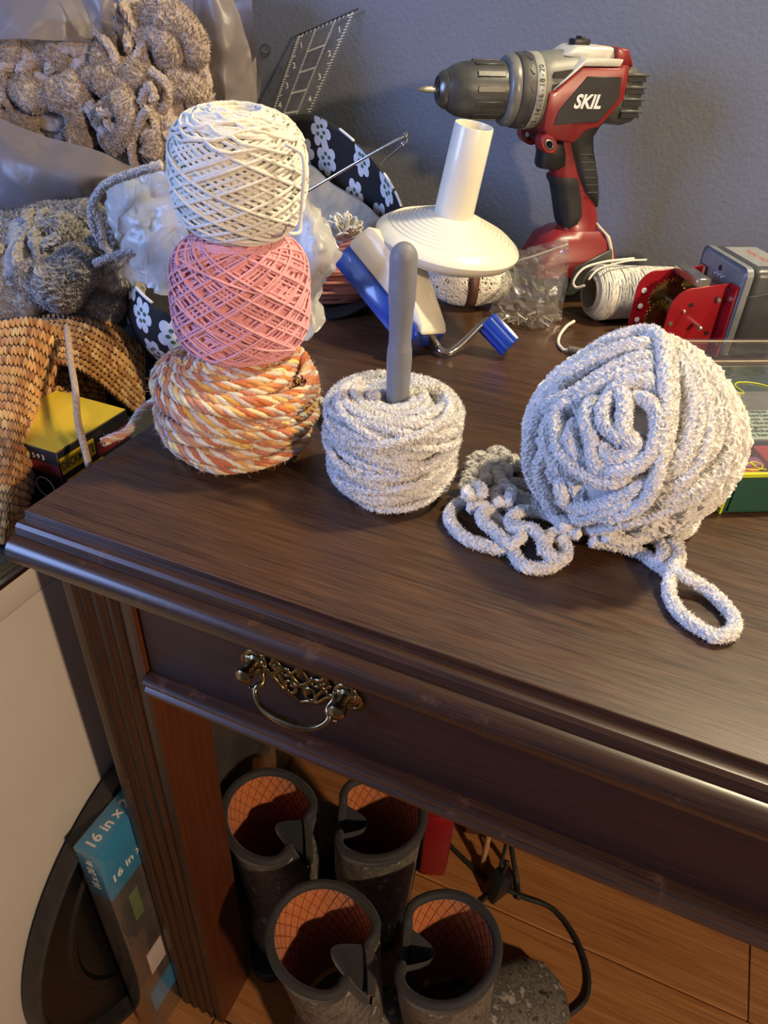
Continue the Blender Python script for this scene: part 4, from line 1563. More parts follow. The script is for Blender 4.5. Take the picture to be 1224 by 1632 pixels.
# threaded bolt by the ball
b0, b1 = T(905, 557, TOP + .0042), T(940, 562, TOP + .0042)
bt = thing('threaded_rod', 'short grey threaded rod lying behind the chenille ball', 'threaded rod', (b0.x, b0.y, TOP))
bd_ = (b1 - b0)
bl = bd_.length
BMx = Matrix.Translation((0, 0, .0042)) @ Vector((0, 0, 1)).rotation_difference(bd_.normalized()).to_matrix().to_4x4()
pr = [(0, 0), (.0030, .0002)]
k = 0
while .0008 + k * .0012 < bl:
    pr += [(.0041, .0008 + k * .0012), (.0035, .0014 + k * .0012)]
    k += 1
pr += [(0, bl + .002)]
lathe('threaded_shank', pr, M['steel'], bt, 16, BMx, False)

# red bracket gear mechanism with grey motor (local x along plates towards the motor, y to the wall)
MA = rad(31)
mo = Vector((.3850, .4960, TOP))
mech = thing('gear_motor', 'red metal bracket with brass gears bolted to a grey motor box', 'motor', mo, (0, 0, MA))


def plate_outline(L, H, r):
    o = [(0, 0), (0, H), (-L + r, H - .004)]
    for i in range(1, 8):
        a = PI / 2 + i / 7 * PI / 2
        o.append((-L + r + r * math.cos(a), H - .004 - r + r * math.sin(a)))
    o.append((-L, 0))
    return o


fp_ = prism('front_plate', plate_outline(.055, .0680, .022), 'y', -.0010, .0010, M['red_enamel'], mech, .0004, 1)
bp2 = prism('back_plate', [(p[0] - .004, p[1] + .004) for p in plate_outline(.064, .066, .020)], 'y', .0460, .0480, M['red_enamel'], mech, .0004, 1)
box('front_flange', (-.001, -.0140, .000), (.0010, .0010, .0690), M['red_enamel'], mech, .0004, 1)
box('back_flange', (-.001, .0470, .000), (.0010, .0600, .0690), M['red_enamel'], mech, .0004, 1)
box('base_plate', (-.055, -.0010, .0), (.0005, .0480, .0018), M['red_enamel'], mech, .0004, 1)
for (x, y, z) in ((-.010, 0, .054), (-.010, 0, .020), (-.050, 0, .030), (-.050, 0, .014), (-.034, 0, .048)):
    for yy, s in ((-.0014, -1), (.0484, 1)):
        lathe('plate_hole', [(0, 0), (.0022, 0), (.0022, .0004), (0, .0005)], M['black'] if x > -.04 else M['zinc'], mech, 12, Matrix.Translation((x, yy, z)) @ Matrix.Rotation(rad(90) * -s, 4, 'X'))
# holes of the back plate seen from the front
for z in (.046, .030, .016):
    lathe('plate_hole', [(0, 0), (.0026, 0), (.0026, .0004), (0, .0005)], M['white_print'], mech, 14, Matrix.Translation((-.060, .0459, z)) @ Matrix.Rotation(rad(90), 4, 'X'))
box('spacer_bar', (-.034, .0, .0640), (-.020, .0470, .0720), M['steel'], mech, .0008, 1)
lathe('axle', [(0, 0), (.0021, .0002), (.0021, .0640), (0, .065)], M['zinc'], mech, 14, Matrix.Translation((-.026, .049, .030)) @ Matrix.Rotation(rad(90), 4, 'X'))
lathe('axle', [(0, 0), (.0018, .0002), (.0018, .0520), (0, .053)], M['zinc'], mech, 14, Matrix.Translation((-.040, .049, .042)) @ Matrix.Rotation(rad(90), 4, 'X'))


def gear(r, teeth, th_, xf):
    o = []
    for i in range(teeth * 4):
        a = 2 * PI * i / (teeth * 4)
        rr_ = r if i % 4 in (0, 1) else r - .0022
        o.append((rr_ * math.cos(a), rr_ * math.sin(a)))
    return prism('gear', o, 'z', 0, th_, M['gearbrass'], mech, 0, 1, xf)


gear(.0190, 26, .0022, Matrix.Translation((-.040, .036, .042)) @ Matrix.Rotation(rad(90), 4, 'X'))
gear(.0200, 28, .0022, Matrix.Translation((-.044, .027, .024)) @ Matrix.Rotation(rad(90), 4, 'X'))
gear(.0150, 20, .0022, Matrix.Translation((-.024, .040, .052)) @ Matrix.Rotation(rad(90), 4, 'X'))
lathe('gear_hub', [(0, 0), (.0060, 0), (.0060, .009), (.004, .010), (0, .010)], M['gearbrass'], mech, 20, Matrix.Translation((-.040, .024, .036)) @ Matrix.Rotation(rad(90), 4, 'X'))
for (y, z) in ((-.0085, .0560), (-.0085, .0110), (.0545, .0560)):
    lathe('screw_head', [(0, .0016), (.0022, .0014), (.0028, 0), (0, 0)], M['zinc'], mech, 14, Matrix.Translation((-.0010, y, z)) @ Matrix.Rotation(rad(-90), 4, 'Y'))
lathe('screw_head', [(0, .004), (.0020, .0038), (.0022, 0), (0, 0)], M['zinc'], mech, 14, Matrix.Translation((-.0090, -.001, .053)) @ Matrix.Rotation(rad(90), 4, 'X'))
mb = box('motor_front', (.0012, -.0180, .0010), (.0100, .0660, .0860), plain('motor_face_grey', (.20, .21, .23), .38, .2, .1, 60), mech, .0075, 3)
mb2 = box('motor_case', (.0090, -.0180, .0008), (.0570, .0660, .0856), plain('motor_case_grey', (.060, .062, .066), .35, .1, .1, 60), mech, .0080, 3)
box('rating_label', (.0170, -.006, .0852), (.0500, .054, .0860), plain('foil_label', (.34, .35, .33), .3, .3, .15, 90), mech, 0)
text_mesh('label_print', 'CAUTION', .008, plain('red_print', (.45, .05, .04), .5), mech, basis(Vector((.034, .024, .0861)), Vector((0, 1, 0)), Vector((-1, 0, 0)), Vector((0, 0, 1))), .00005)
for k in range(3):
    lathe('face_pin', [(0, .003), (.0010, .003), (.0012, 0), (0, 0)], M['white_print'], mech, 8, Matrix.Translation((.0012, .016 + k * .006, .069)) @ Matrix.Rotation(rad(-90), 4, 'Y'))
lathe('face_hole', [(0, .0006), (.0028, .0004), (.0028, 0), (0, 0)], M['black'], mech, 14, Matrix.Translation((.0012, .026, .0745)) @ Matrix.Rotation(rad(-90), 4, 'Y'))
tube('lead_wire', [(-.004, -.0035, .064), (.002, -.010, .060), (.010, -.0185, .061), (.030, -.0185, .064)], .0006, M['black'], mech, 6, .002)

# green window box
BA = rad(29)
bo = Vector((.4100, .2030, TOP))
gb = thing('craft_kit_box', 'dark green cardboard kit box with clear window and lime edges', 'box', bo, (0, 0, BA))
BWd, BDp, BH = .200, .170, .0300
box('card_tray', (0, 0, 0), (BWd, BDp, .004), M['deep_green'], gb, .0005, 1)
box('front_panel', (0, 0, .0005), (BWd, .0015, BH), M['deep_green'], gb, .0005, 1)
box('back_panel', (0, BDp - .0015, .0005), (BWd, BDp, BH), M['deep_green'], gb, .0005, 1)
box('side_panel', (0, .001, .0005), (.0015, BDp - .001, BH), M['mint'], gb, .0003, 1)
box('side_panel', (BWd - .0015, .001, .0005), (BWd, BDp - .001, BH), M['deep_green'], gb, .0003, 1)
prism('front_tuck_flap', [(.004, .0285), (.046, .0285), (.085, .018), (.120, .0285), (.196, .0285), (.196, .002), (.004, .002)], 'y', -.0012, .0001, M['deep_green'], gb, .0003, 1)
box('lime_edge', (-.0012, -.0012, BH - .0012), (BWd, .0016, BH + .0016), M['lime'], gb, .0003, 1)
box('lime_edge', (-.0014, -.0012, .0), (.0006, .0012, BH), M['lime'], gb, .0003, 1)
box('lime_edge', (-.0014, 0, .0), (.0003, BDp, .0014), M['lime'], gb, .0003, 1)
box('window_film', (.001, .001, BH + .0002), (BWd - .001, BDp - .001, BH + .0006), M['film_clear'], gb)
box('inner_tray', (.002, .002, .0045), (BWd - .002, BDp - .002, .0065), M['box_inside'], gb)
box('orange_block', (.006, .006, .0066), (.026, .016, .0265), M['clay_orange'], gb, .002, 2)
box('purple_block', (.006, .018, .0066), (.034, .030, .0265), M['clay_purple'], gb, .002, 2)
box('blue_block', (.006, .032, .0066), (.030, .037, .0270), M['clay_blue'], gb, .001, 1)
box('red_block', (.036, .006, .0066), (.100, .044, .0275), M['clay_red'], gb, .003, 2)
box('red_block', (.104, .006, .0066), (.190, .044, .0275), M['clay_red'], gb, .003, 2)
box('mint_card', (.004, .047, .0285), (BWd - .004, .090, .0297), M['mint'], gb)
for k, tx in enumerate(('et ergonomique pour', 'nes et amorcer le', 'Ergonomic crayons', 'ames, vibrant col', 'es ergonomique', u'\u00f6hnliche Farben', 'zu handhaben')):
    text_mesh('card_lettering', tx, .0062, M['dark_print'], gb, Matrix.Translation((.030 + .0012 * k, .0875 - k * .0058, .0299)), .00008, 'LEFT', bold=.0001)
# lime leaf and scrollwork printed on the window film
lf = [(.006, .094)] + [(.006 + .052 * math.sin(t), .094 + .040 * math.cos(t)) for t in [i / 10 * PI / 2 for i in range(11)]]
prism('leaf_print', lf, 'z', BH + .0007, BH + .0009, M['leaf_lime'], gb)
sc = []
for t in range(60):
    a = t / 59 * 4 * PI
    sc.append((.030 + t * .0010 + .006 * math.cos(a), .126 + .010 * math.sin(a * .75), BH + .0011))
tube('scroll_print', sc, .0005, M['lime'], gb, 5, .002)
sc = [(.010 + .010 * math.cos(t / 30 * 11) * (1 - t / 45) + t * .0005, .010 + .005 * math.sin(t / 30 * 11), BH + .0011) for t in range(31)]
tube('scroll_print', sc, .0004, M['lime'], gb, 5, .002)
# raised clear flap at the back
fl = [[(x, BDp - .001, BH + .001) for x in (0, .06, .13, BWd)], [(x, BDp + .022, BH + .004) for x in (.002, .06, .13, BWd)], [(x, BDp + .044, BH + .006) for x in (.004, .06, .13, BWd)]]
patch('clear_flap', fl, 24, 14, M['film_clear'], gb, .0006, 40, 2)
for (a, b) in (((.010, BDp + .004, BH + .0022), (.150, BDp + .004, BH + .0022)), ((.012, BDp + .038, BH + .0062), (.150, BDp + .038, BH + .0062)), ((.150, BDp + .004, BH + .0022), (.150, BDp + .038, BH + .0062))):
    tube('flap_border', [a, b], .0005, M['cream_band'], gb, 5, .01)

# dark phone-like slab at the very right edge
ph = box('black_case', (0, 0, 0), (.07, .012, .052), M['black'], None, .003, 2)
ph.location = T(1213, 566) + Vector((.0, .0, 0))
ph.rotation_euler = (0, 0, rad(35))
tag(ph, 'small black case standing at the right edge behind the green box', 'case')

# ------------------------------------------------------------------ left: cabinet and what lies on it
rng = np.random.default_rng(33)
random.seed(33)
CX, CT = -.050, .690
cab = thing('white_cabinet', 'white painted cabinet with dark stone top left of the desk', 'cabinet', (-.35, .1, 0))
co = Vector((-.35, .1, 0))


def cbox(name, lo, hi, mat, bev=0.0, parent=None):
    return box(name, [lo[i] - co[i] for i in range(3)], [hi[i] - co[i] for i in range(3)], mat, parent or cab, bev, 2)


cbox('lower_panel', (-.70, -.45, .0), (CX, .62, .6480), M['white_enamel'], .002)
cbox('upper_panel', (-.70, -.45, .6492), (CX, .62, .6740), M['white_enamel'], .001)
cbox('chrome_strip', (-.70, -.452, .6742), (CX + .0018, .62, .6790), M['chrome'], .0008)
cbox('stone_top', (-.70, -.45, .6792), (CX - .003, .62, CT), M['granite'], .0015)

# screw carton
bx0 = Vector((-.088, .118, CT))
ctn = thing('screw_carton', 'small black and yellow screw carton beside the desk under the knitted blanket', 'carton', bx0)
a0, a1 = Vector((-.128, .078, CT)) - bx0, Vector((-.0525, .158, CT + .056)) - bx0
box('carton_body', a0, a1, M['black_card'], ctn, .0006, 1)
box('yellow_lid', (a0.x + .0008, a0.y + .0008, a1.z - .0002), (a1.x - .0008, a1.y - .0008, a1.z + .0006), M['yellow'], ctn)
box('maroon_band', (a0.x, a0.y - .0004, a1.z - .021), (a1.x, a0.y + .001, a1.z - .012), M['maroon'], ctn)
box('maroon_band', (a1.x - .001, a0.y + .040, a1.z - .024), (a1.x + .0004, a1.y, a1.z - .012), M['maroon'], ctn)
box('yellow_band', (a1.x - .001, a0.y + .0015, a1.z - .020), (a1.x + .0004, a0.y + .038, a1.z - .006), M['yellow'], ctn)
box('yellow_band', (a1.x - .001, a0.y + .004, a1.z - .050), (a1.x + .0004, a0.y + .044, a1.z - .026), M['yellow'], ctn)
fx = basis(Vector((a1.x + .0005, a0.y + .0195, a1.z - .0135)), Vector((0, 1, 0)), Vector((0, 0, 1)), Vector((1, 0, 0)))
text_mesh('carton_lettering', 'DECKMATE', .0095, M['dark_print'], ctn, fx, .0001, bold=.0001, sx=.72)
fx = basis(Vector((a1.x + .0005, a0.y + .014, a1.z - .0350)), Vector((0, 1, 0)), Vector((0, 0, 1)), Vector((1, 0, 0)))
text_mesh('carton_lettering', '5', .018, M['dark_print'], ctn, fx, .0001, bold=.0003)
fx = basis(Vector((a0.x + .052, a0.y - .0005, a1.z - .0075)), Vector((1, 0, 0)), Vector((0, 0, 1)), Vector((0, -1, 0)))
text_mesh('carton_lettering', '4 1 5 9 3', .0060, M['white_print'], ctn, fx, .0001)
hollow('print_ring', [(.0085, 0), (.0093, 0), (.0093, .0004), (.0085, .0004)], M['white_print'], ctn, 30, Matrix.Translation((a0.x + .055, a0.y, a1.z - .036)) @ Matrix.Rotation(rad(90), 4, 'X'))

# knitted blanket: stitches laid on draped sheets
GOLD_P = [(.46, .21, .045), (.52, .27, .07), (.32, .125, .025), (.42, .18, .04), (.27, .10, .022), (.56, .35, .13), (.48, .25, .09)]


def knit_sheet(bag, ctrl, nu, nv, rng):
    G, N = patch('', ctrl, nu, nv, None, None, .002, 18, 4, ret=True)
    G[..., 2] = np.maximum(G[..., 2], .004)
    if ((np.array(CAM - bo_) - G) * N).sum(2).mean() < 0:
        N = -N
    st = 5
    for i in range(nu - 1):
        for j in range(nv - 1):
            c = (G[i, j] + G[i + 1, j] + G[i, j + 1] + G[i + 1, j + 1]) / 4
            du = G[i + 1, j] - G[i, j]
            dv = G[i, j + 1] - G[i, j]
            n_ = N[i, j]
            lu = np.linalg.norm(du)
            lv = np.linalg.norm(dv)
            colr = np.array(GOLD_P[rng.integers(0, len(GOLD_P))]) * (.85 + .3 * rng.random())
            for s in (-1, 1):
                ax = dv * .80 + du * s * .30
                cc = c + du * s * .25 + n_ * (.0002 + .0008 * rng.random())
                L_ = np.linalg.norm(ax)
                axn = ax / (L_ + 1e-9)
                b_ = np.cross(n_, axn)
                w = min(lu * .34, .0034)
                rings = []
                for t, k in ((-.62, .25), (-.3, .85), (0, 1), (.3, .85), (.62, .25)):
                    for q in range(5):
                        a = 2 * PI * q / 5
                        rings.append(cc + ax * t + (math.cos(a) * b_ + math.sin(a) * n_) * w * k)
                Vr = np.array(rings)
                F = []
                for r_ in range(4):
                    for q in range(5):
                        F.append([r_ * 5 + q, r_ * 5 + (q + 1) % 5, (r_ + 1) * 5 + (q + 1) % 5, (r_ + 1) * 5 + q])
                bag.add(Vr, np.array(F), colr)
    # backing so that nothing shows between the stitches
    idx = np.arange(nu * nv).reshape(nu, nv)
    F = np.stack([idx[:-1, :-1], idx[1:, :-1], idx[1:, 1:], idx[:-1, 1:]], -1).reshape(-1, 4)
    bag.add((G - N * .0012).reshape(-1, 3), F, (.22, .10, .03))


bo_ = Vector((-.15, .15, CT))
blk = thing('knitted_blanket', 'golden orange knitted blanket draped on the cabinet left of the desk', 'blanket', bo_)


def vv(rows):
    return [[np.array(V(a, b, c) - bo_) for (a, b, c) in r_] for r_ in rows]


bg = Bag()
knit_sheet(bg, vv([[(-240, 530, .21), (-70, 520, .20), (0, 512, .19), (55, 506, .20), (105, 528, .21)], [(-230, 610, .14), (-70, 600, .135), (0, 600, .130), (42, 610, .135), (78, 640, .15)], [(-220, 700, .085), (-70, 690, .080), (0, 690, .075), (36, 700, .080), (62, 722, .10)], [(-210, 800, .050), (-70, 790, .045), (0, 782, .040), (28, 790, .045), (46, 796, .065)], [(-200, 890, .022), (-70, 880, .020), (-5, 868, .016), (10, 866, .018), (34, 838, .045)]]), 28, 26, rng)
bg.build('hanging_fold', M['knit'], blk)
bg = Bag()
knit_sheet(bg, vv([[(20, 500, .25), (100, 490, .27), (170, 505, .28), (232, 555, .290)], [(50, 530, .20), (120, 540, .21), (180, 575, .225), (230, 622, .262)], [(62, 575, .175), (125, 590, .185), (185, 632, .205), (222, 668, .240)]]), 30, 11, rng)
bg.build('arched_fold', M['knit'], blk)
bg = Bag()
knit_sheet(bg, vv([[(0, 660, .150), (70, 590, .185), (125, 585, .205), (165, 600, .22)], [(20, 700, .125), (80, 660, .150), (130, 650, .180), (170, 650, .20)], [(40, 760, .095), (90, 715, .125), (135, 690, .155), (160, 680, .18)]]), 18, 15, rng)
bg.build('inner_fold', M['knit'], blk)
tube('loose_yarn_end', [np.array(V(*p) - bo_) for p in ((107, 522, .200), (112, 570, .160), (120, 620, .120), (124, 670, .095), (134, 710, .078), (142, 742, .068))], .0026, plain('tan_wool_strand', (.42, .30, .20), .95, 0, .3, 400, .5), blk, 8, .002)


# heap of grey chenille knitting
def clump(bag, c, R_, n_, r, rng, dens=30, grain=.0018, wob=.25):
    c = np.array(c)
    R_ = np.array(R_)
    for k in range(n_):
        ax = rng.normal(size=3)
        ax /= np.linalg.norm(ax)
        e1 = np.cross(ax, rng.normal(size=3))
        e1 /= np.linalg.norm(e1)
        e2 = np.cross(ax, e1)
        sh = (rng.random() - .5) * 1.3
        t = np.linspace(0, 2 * PI * .9, 90)
        cr_ = math.sqrt(1 - sh * sh)
        w = wob * np.sin(t * rng.integers(2, 6) + rng.random() * 6) * rng.random()
        U = (np.cos(t)[:, None] * e1 + np.sin(t)[:, None] * e2) * cr_ + (sh + w)[:, None] * ax
        U /= np.linalg.norm(U, axis=1, keepdims=True)
        m_ = 1 + .10 * np.sin(t * 5 + rng.random() * 6)[:, None]
        chenille(bag, U * R_ * m_ * (.92 + .14 * rng.random()) + c, r, rng, dens, grain, .0012)


def blob(bag, c, R_, seed, amp=.18, fq=3.0, sub=4):
    bmx = bmesh.new()
    bmesh.ops.create_icosphere(bmx, subdivisions=sub, radius=1)
    Vv = []
    for v in bmx.verts:
        k = 1 + amp * noise.fractal(v.co * fq + Vector((seed, seed * 2.1, 0)), 1.0, 2.0, 4)
        Vv.append([c[i] + v.co[i] * R_[i] * k for i in range(3)])
    Ft = np.array([[l.index for l in f.verts] for f in bmx.faces])
    bmx.free()
    return np.array(Vv), Ft


def blob_part(name, c, R_, seed, mat, parent, amp=.18, fq=3.0):
    Vv, Ft = blob(None, c, R_, seed, amp, fq)
    return npmesh(name, Vv, Ft, mat, parent)


hp0 = Vector((-.20, .30, CT))
heap = thing('chenille_heap', 'heap of grey plush chenille knitting on top of the golden blanket', 'knitting', hp0)
for k, (px, py, yy, R_) in enumerate(((72, 425, .290, (.052, .045, .048)), (155, 440, .330, (.045, .045, .050)), (2, 455, .265, (.040, .040, .048)), (110, 492, .300, (.055, .045, .026)), (-40, 420, .33, (.06, .05, .06)), (120, 400, .36, (.06, .05, .045)))):
    c = np.array(V(px, py, yy) - hp0)
    bg = Bag()
    blob_part('plush_fold', c, [q * .94 for q in R_], k * 3.7, M['greychen'], heap, .22, 2.4)
    clump(bg, c, R_, 4, .0050, rng, 16, .0024, .15)
    bg.build('plush_strand', M['greychen'], heap, False)


def roll(bag, pts, r, org_, grain=.0021, dens=1500, bumpy=.12):
    """a thick rolled fold of plush knitting"""
    P = catmull([np.array(V(*p) - org_) for p in pts], .004)
    k_ = len(P)
    t = np.linspace(0, 1, k_)
    ends = np.sqrt(np.clip(np.minimum(t, 1 - t) / .12, 0.05, 1))
    rv = r * (1 + bumpy * np.sin(t * 11 + pts[0][0]) + bumpy * .6 * np.sin(t * 23 + pts[1][1])) * ends
    chenille(bag, P, rv, rng, dens, grain, .0021)


for pts, r in (([(-60, 440, .28), (0, 420, .28), (50, 392, .285), (95, 378, .30), (130, 392, .31)], .026), ([(40, 440, .255), (85, 455, .250), (120, 430, .262), (150, 402, .28)], .024), ([(-60, 500, .25), (0, 482, .245), (50, 480, .25), (78, 500, .255)], .027), ([(95, 482, .275), (135, 490, .280), (165, 480, .29), (182, 455, .30)], .024), ([(145, 400, .295), (165, 415, .290), (180, 432, .29), (182, 455, .30)], .019), ([(-60, 380, .33), (30, 370, .34), (110, 352, .35), (170, 362, .35)], .024), ([(172, 345, .31), (180, 375, .30), (185, 400, .30)], .016)):
    bg = Bag()
    roll(bg, pts, r, hp0)
    bg.build('plush_roll', M['greychen'], heap, False)
bg = Bag()
for pts in ([(190, 415), (158, 380), (146, 345), (150, 318), (172, 292), (210, 277), (258, 262)], [(150, 420), (180, 408), (215, 398), (248, 384), (278, 372)], [(150, 330), (160, 360), (165, 395)]):
    chenille(bg, catmull([np.array(V(a, b, .262 + (a - 150) * .0002) - hp0) for a, b in pts], .002), .0036, rng, 90)
bg.build('trim_strand', plain('pale_grey_chenille', (.52, .50, .49), .95, 0, .2, 600, .6, sheen=.3), heap, False)

# ------------------------------------------------------------------ grey carrier bag full of taupe chenille
pb0 = Vector((-.35, .45, CT))
pbag = thing('carrier_bag', 'crumpled grey plastic carrier bag holding taupe chenille yarn', 'plastic bag', pb0)


def pv(rows):
    return [[np.array(V(a, b, c) - pb0) for (a, b, c) in r_] for r_ in rows]


_fr = pv([[(-150, 130, .390), (-60, 160, .375), (0, 186, .370), (100, 222, .380), (165, 246, .390), (214, 268, .41)], [(-160, 230, .375), (-60, 240, .345), (0, 255, .335), (80, 276, .345), (150, 280, .365), (208, 276, .395)], [(-160, 330, .385), (-60, 330, .350), (0, 330, .335), (75, 335, .345), (140, 312, .365), (200, 284, .39)], [(-150, 430, .41), (-60, 415, .380), (0, 400, .375), (80, 390, .380), (140, 350, .390), (195, 300, .40)]])
_bk = pv([[(-150, -70, .585), (-60, -95, .60), (90, -80, .615), (240, -100, .620), (330, -60, .62), (400, -40, .615)], [(-170, 60, .57), (-60, 60, .59), (90, 60, .605), (240, 60, .61), (330, 60, .605), (408, 90, .60)], [(-180, 200, .555), (-60, 200, .57), (90, 200, .58), (240, 200, .585), (330, 180, .585), (408, 178, .585)], [(-180, 330, .53), (-60, 330, .53), (90, 320, .53), (240, 300, .54), (320, 260, .55), (385, 220, .56)]])
for _rows in (_fr, _bk):
    _rows.append([np.array((p[0] * .97, p[1] + (.02 if _rows is _fr else -.02), .004)) for p in _rows[-1]])
patch('front_panel', _fr, 64, 50, M['film_grey'], pbag, .003, 14, 2, crease=.010, cf=9)
patch('back_panel', _bk, 60, 54, M['film_grey'], pbag, .004, 12, 8, crease=.014, cf=9)
patch('side_panel', [[f[0], f[0] * .5 + b_[0] * .5 + np.array((-.03, 0, -.02)), b_[0]] for f, b_ in zip(_fr, _bk)], 26, 40, M['film_grey'], pbag, .004, 14, 13, crease=.012, cf=11)
patch('side_panel', [[f[-1], f[-1] * .5 + b_[-1] * .5 + np.array((.0, 0, -.03)), b_[-1]] for f, b_ in zip(_fr[1:], _bk[1:])], 22, 34, M['film_grey'], pbag, .003, 14, 15, crease=.008, cf=11)
patch('upper_fold', pv([[(-70, -60, .47), (30, -50, .47), (110, -30, .48), (160, 30, .485)], [(-70, 0, .43), (30, 5, .43), (95, 22, .445), (150, 56, .47)], [(-70, 60, .41), (15, 62, .41), (80, 64, .43), (146, 64, .46)]]), 50, 26, M['film_grey'], pbag, .003, 14, 5, crease=.008, cf=10)
patch('handle_strip', pv([[(118, -30, .455), (150, -30, .45), (190, -40, .46)], [(135, 10, .455), (158, 12, .445), (182, 5, .455)], [(146, 40, .46), (162, 46, .45), (178, 38, .46)], [(152, 60, .47), (165, 66, .465), (176, 56, .47)]]), 22, 30, M['film_grey'], pbag, .002, 20, 6, crease=.006, cf=18)
patch('side_fold', pv([[(300, -40, .55), (330, -30, .53), (365, -10, .55)], [(312, 60, .54), (350, 70, .52), (398, 80, .55)], [(318, 140, .53), (355, 140, .515), (405, 150, .55)], [(325, 210, .52), (355, 200, .51), (392, 185, .54)]]), 26, 40, M['film_grey'], pbag, .004, 16, 11, crease=.010, cf=14)

tc0 = Vector((-.30, .48, CT))
tch = thing('chenille_tangle', 'tangle of taupe chenille yarn spilling inside the grey carrier bag', 'yarn tangle', tc0)
for k, (px, py, yy, R_, n_) in enumerate(((70, 125, .470, (.046, .035, .036), 15), (140, 105, .480, (.040, .035, .034), 13), (232, 62, .505, (.044, .035, .040), 16), (300, 120, .515, (.030, .03, .036), 11), (200, 195, .460, (.038, .03, .034), 13), (105, 190, .480, (.050, .03, .030), 12), (8, 115, .450, (.035, .03, .034), 11), (255, 150, .50, (.045, .03, .04), 11), (30, 200, .47, (.05, .03, .04), 9), (260, 215, .47, (.03, .025, .03), 9), (170, 150, .52, (.12, .03, .07), 22))):
    c = np.array(V(px, py, yy) - tc0)
    blob_part('plush_mass', c, [q * .88 for q in R_], k * 2.3 + 1, M['taupe'], tch, .25, 2.6)
    bg = Bag()
    clump(bg, c, R_, 4, .0050, rng, 16, .0024, .2)
    bg.build('plush_strand', M['taupe'], tch, False)
for pts, r in (([(-40, 112, .46), (20, 102, .452), (60, 95, .455), (100, 86, .46), (140, 86, .47)], .018), ([(25, 132, .445), (55, 152, .440), (90, 152, .445), (125, 142, .45), (150, 130, .46)], .017), ([(190, 92, .49), (205, 45, .49), (245, 25, .49), (290, 40, .495), (312, 75, .50), (300, 112, .50)], .016), ([(215, 62, .49), (250, 58, .485), (275, 85, .49), (255, 112, .49)], .016), ([(150, 75, .465), (185, 110, .460), (215, 122, .46), (245, 115, .47)], .013), ([(100, 160, .45), (125, 185, .445), (120, 215, .44), (142, 236, .435)], .010), ([(160, 200, .445), (170, 180, .44), (195, 165, .44), (205, 190, .435), (195, 220, .435), (170, 230, .44)], .012), ([(262, 130, .49), (300, 140, .49), (322, 155, .50), (300, 165, .50)], .016), ([(0, 60, .45), (20, 82, .445), (10, 120, .44), (-15, 150, .44)], .015), ([(-15, 178, .45), (20, 186, .445), (60, 192, .45)], .013), ([(230, 200, .45), (245, 225, .445), (240, 255, .44)], .011), ([(115, 116, .46), (160, 126, .455), (190, 140, .45), (215, 152, .45)], .014), ([(60, 70, .475), (100, 62, .475), (150, 70, .48)], .015)):
    bg = Bag()
    roll(bg, pts, r, tc0, .0021, 1000, .15)
    bg.build('plush_roll', M['taupe'], tch, False)
bg = Bag()
for pts, yy in (([(150, 45), (175, 75), (190, 110), (208, 145), (232, 168), (256, 176), (268, 155), (262, 130), (240, 112)], .455), ([(236, 172), (222, 195), (210, 225), (212, 255), (220, 272)], .435), ([(236, 170), (246, 195), (252, 225)], .445), ([(225, 165), (232, 145), (240, 138), (248, 160)], .440), ([(120, 140), (130, 170), (110, 190), (118, 215), (140, 235)], .450), ([(110, 200), (130, 175), (150, 165)], .445)):
    chenille(bg, catmull([np.array(V(a, b, yy) - tc0) for a, b in pts], .002), .0046, rng, 60, .0016, .0012)
bg.build('loose_strand', M['taupe'], tch, False)

# ------------------------------------------------------------------ flowered fabric basket
fb0 = Vector((-.06, .45, TOP))
fbk = thing('fabric_basket', 'black fabric basket printed with white flowers behind the stacked cakes', 'basket', fb0)
rim = [V(400, 200, .640), V(450, 186, .630), V(503, 184, .612), V(560, 222, .585), V(612, 278, .548), V(641, 335, .512), V(642, 385, .475), V(605, 462, .435), V(560, 498, .405), V(515, 512, .385), V(440, 520, .350), V(350, 515, .310), V(268, 500, .275), V(206, 442, .300), V(215, 380, .40), V(300, 280, .52)]
base = []
for _i, p in enumerate(rim):
    c = Vector((-.065, .440, 0))
    q = c + (Vector((p.x, p.y, 0)) - c) * (.93 if 11 <= _i <= 14 else .74)
    q.z = TOP + .0025 if q.x > -.008 else TOP + .0025 + max(-.05, (q.x + .008) * .55)
    base.append(q)
NU = 96


def ringc(pts):
    P = catmull([tuple(p) for p in pts], 1.0, True)
    # resample evenly by control index
    out = []
    n_ = len(pts)
    A = [np.array(p) for p in pts]
    for k in range(NU):
        s = k / NU * n_
        i = int(s)
        t = s - i
        a, b, c, d = A[(i - 1) % n_], A[i % n_], A[(i + 1) % n_], A[(i + 2) % n_]
        out.append(0.5 * ((2 * b) + (c - a) * t + (2 * a - 5 * b + 4 * c - d) * t * t + (3 * b - a - 3 * c + d) * t ** 3))
    return np.array(out)


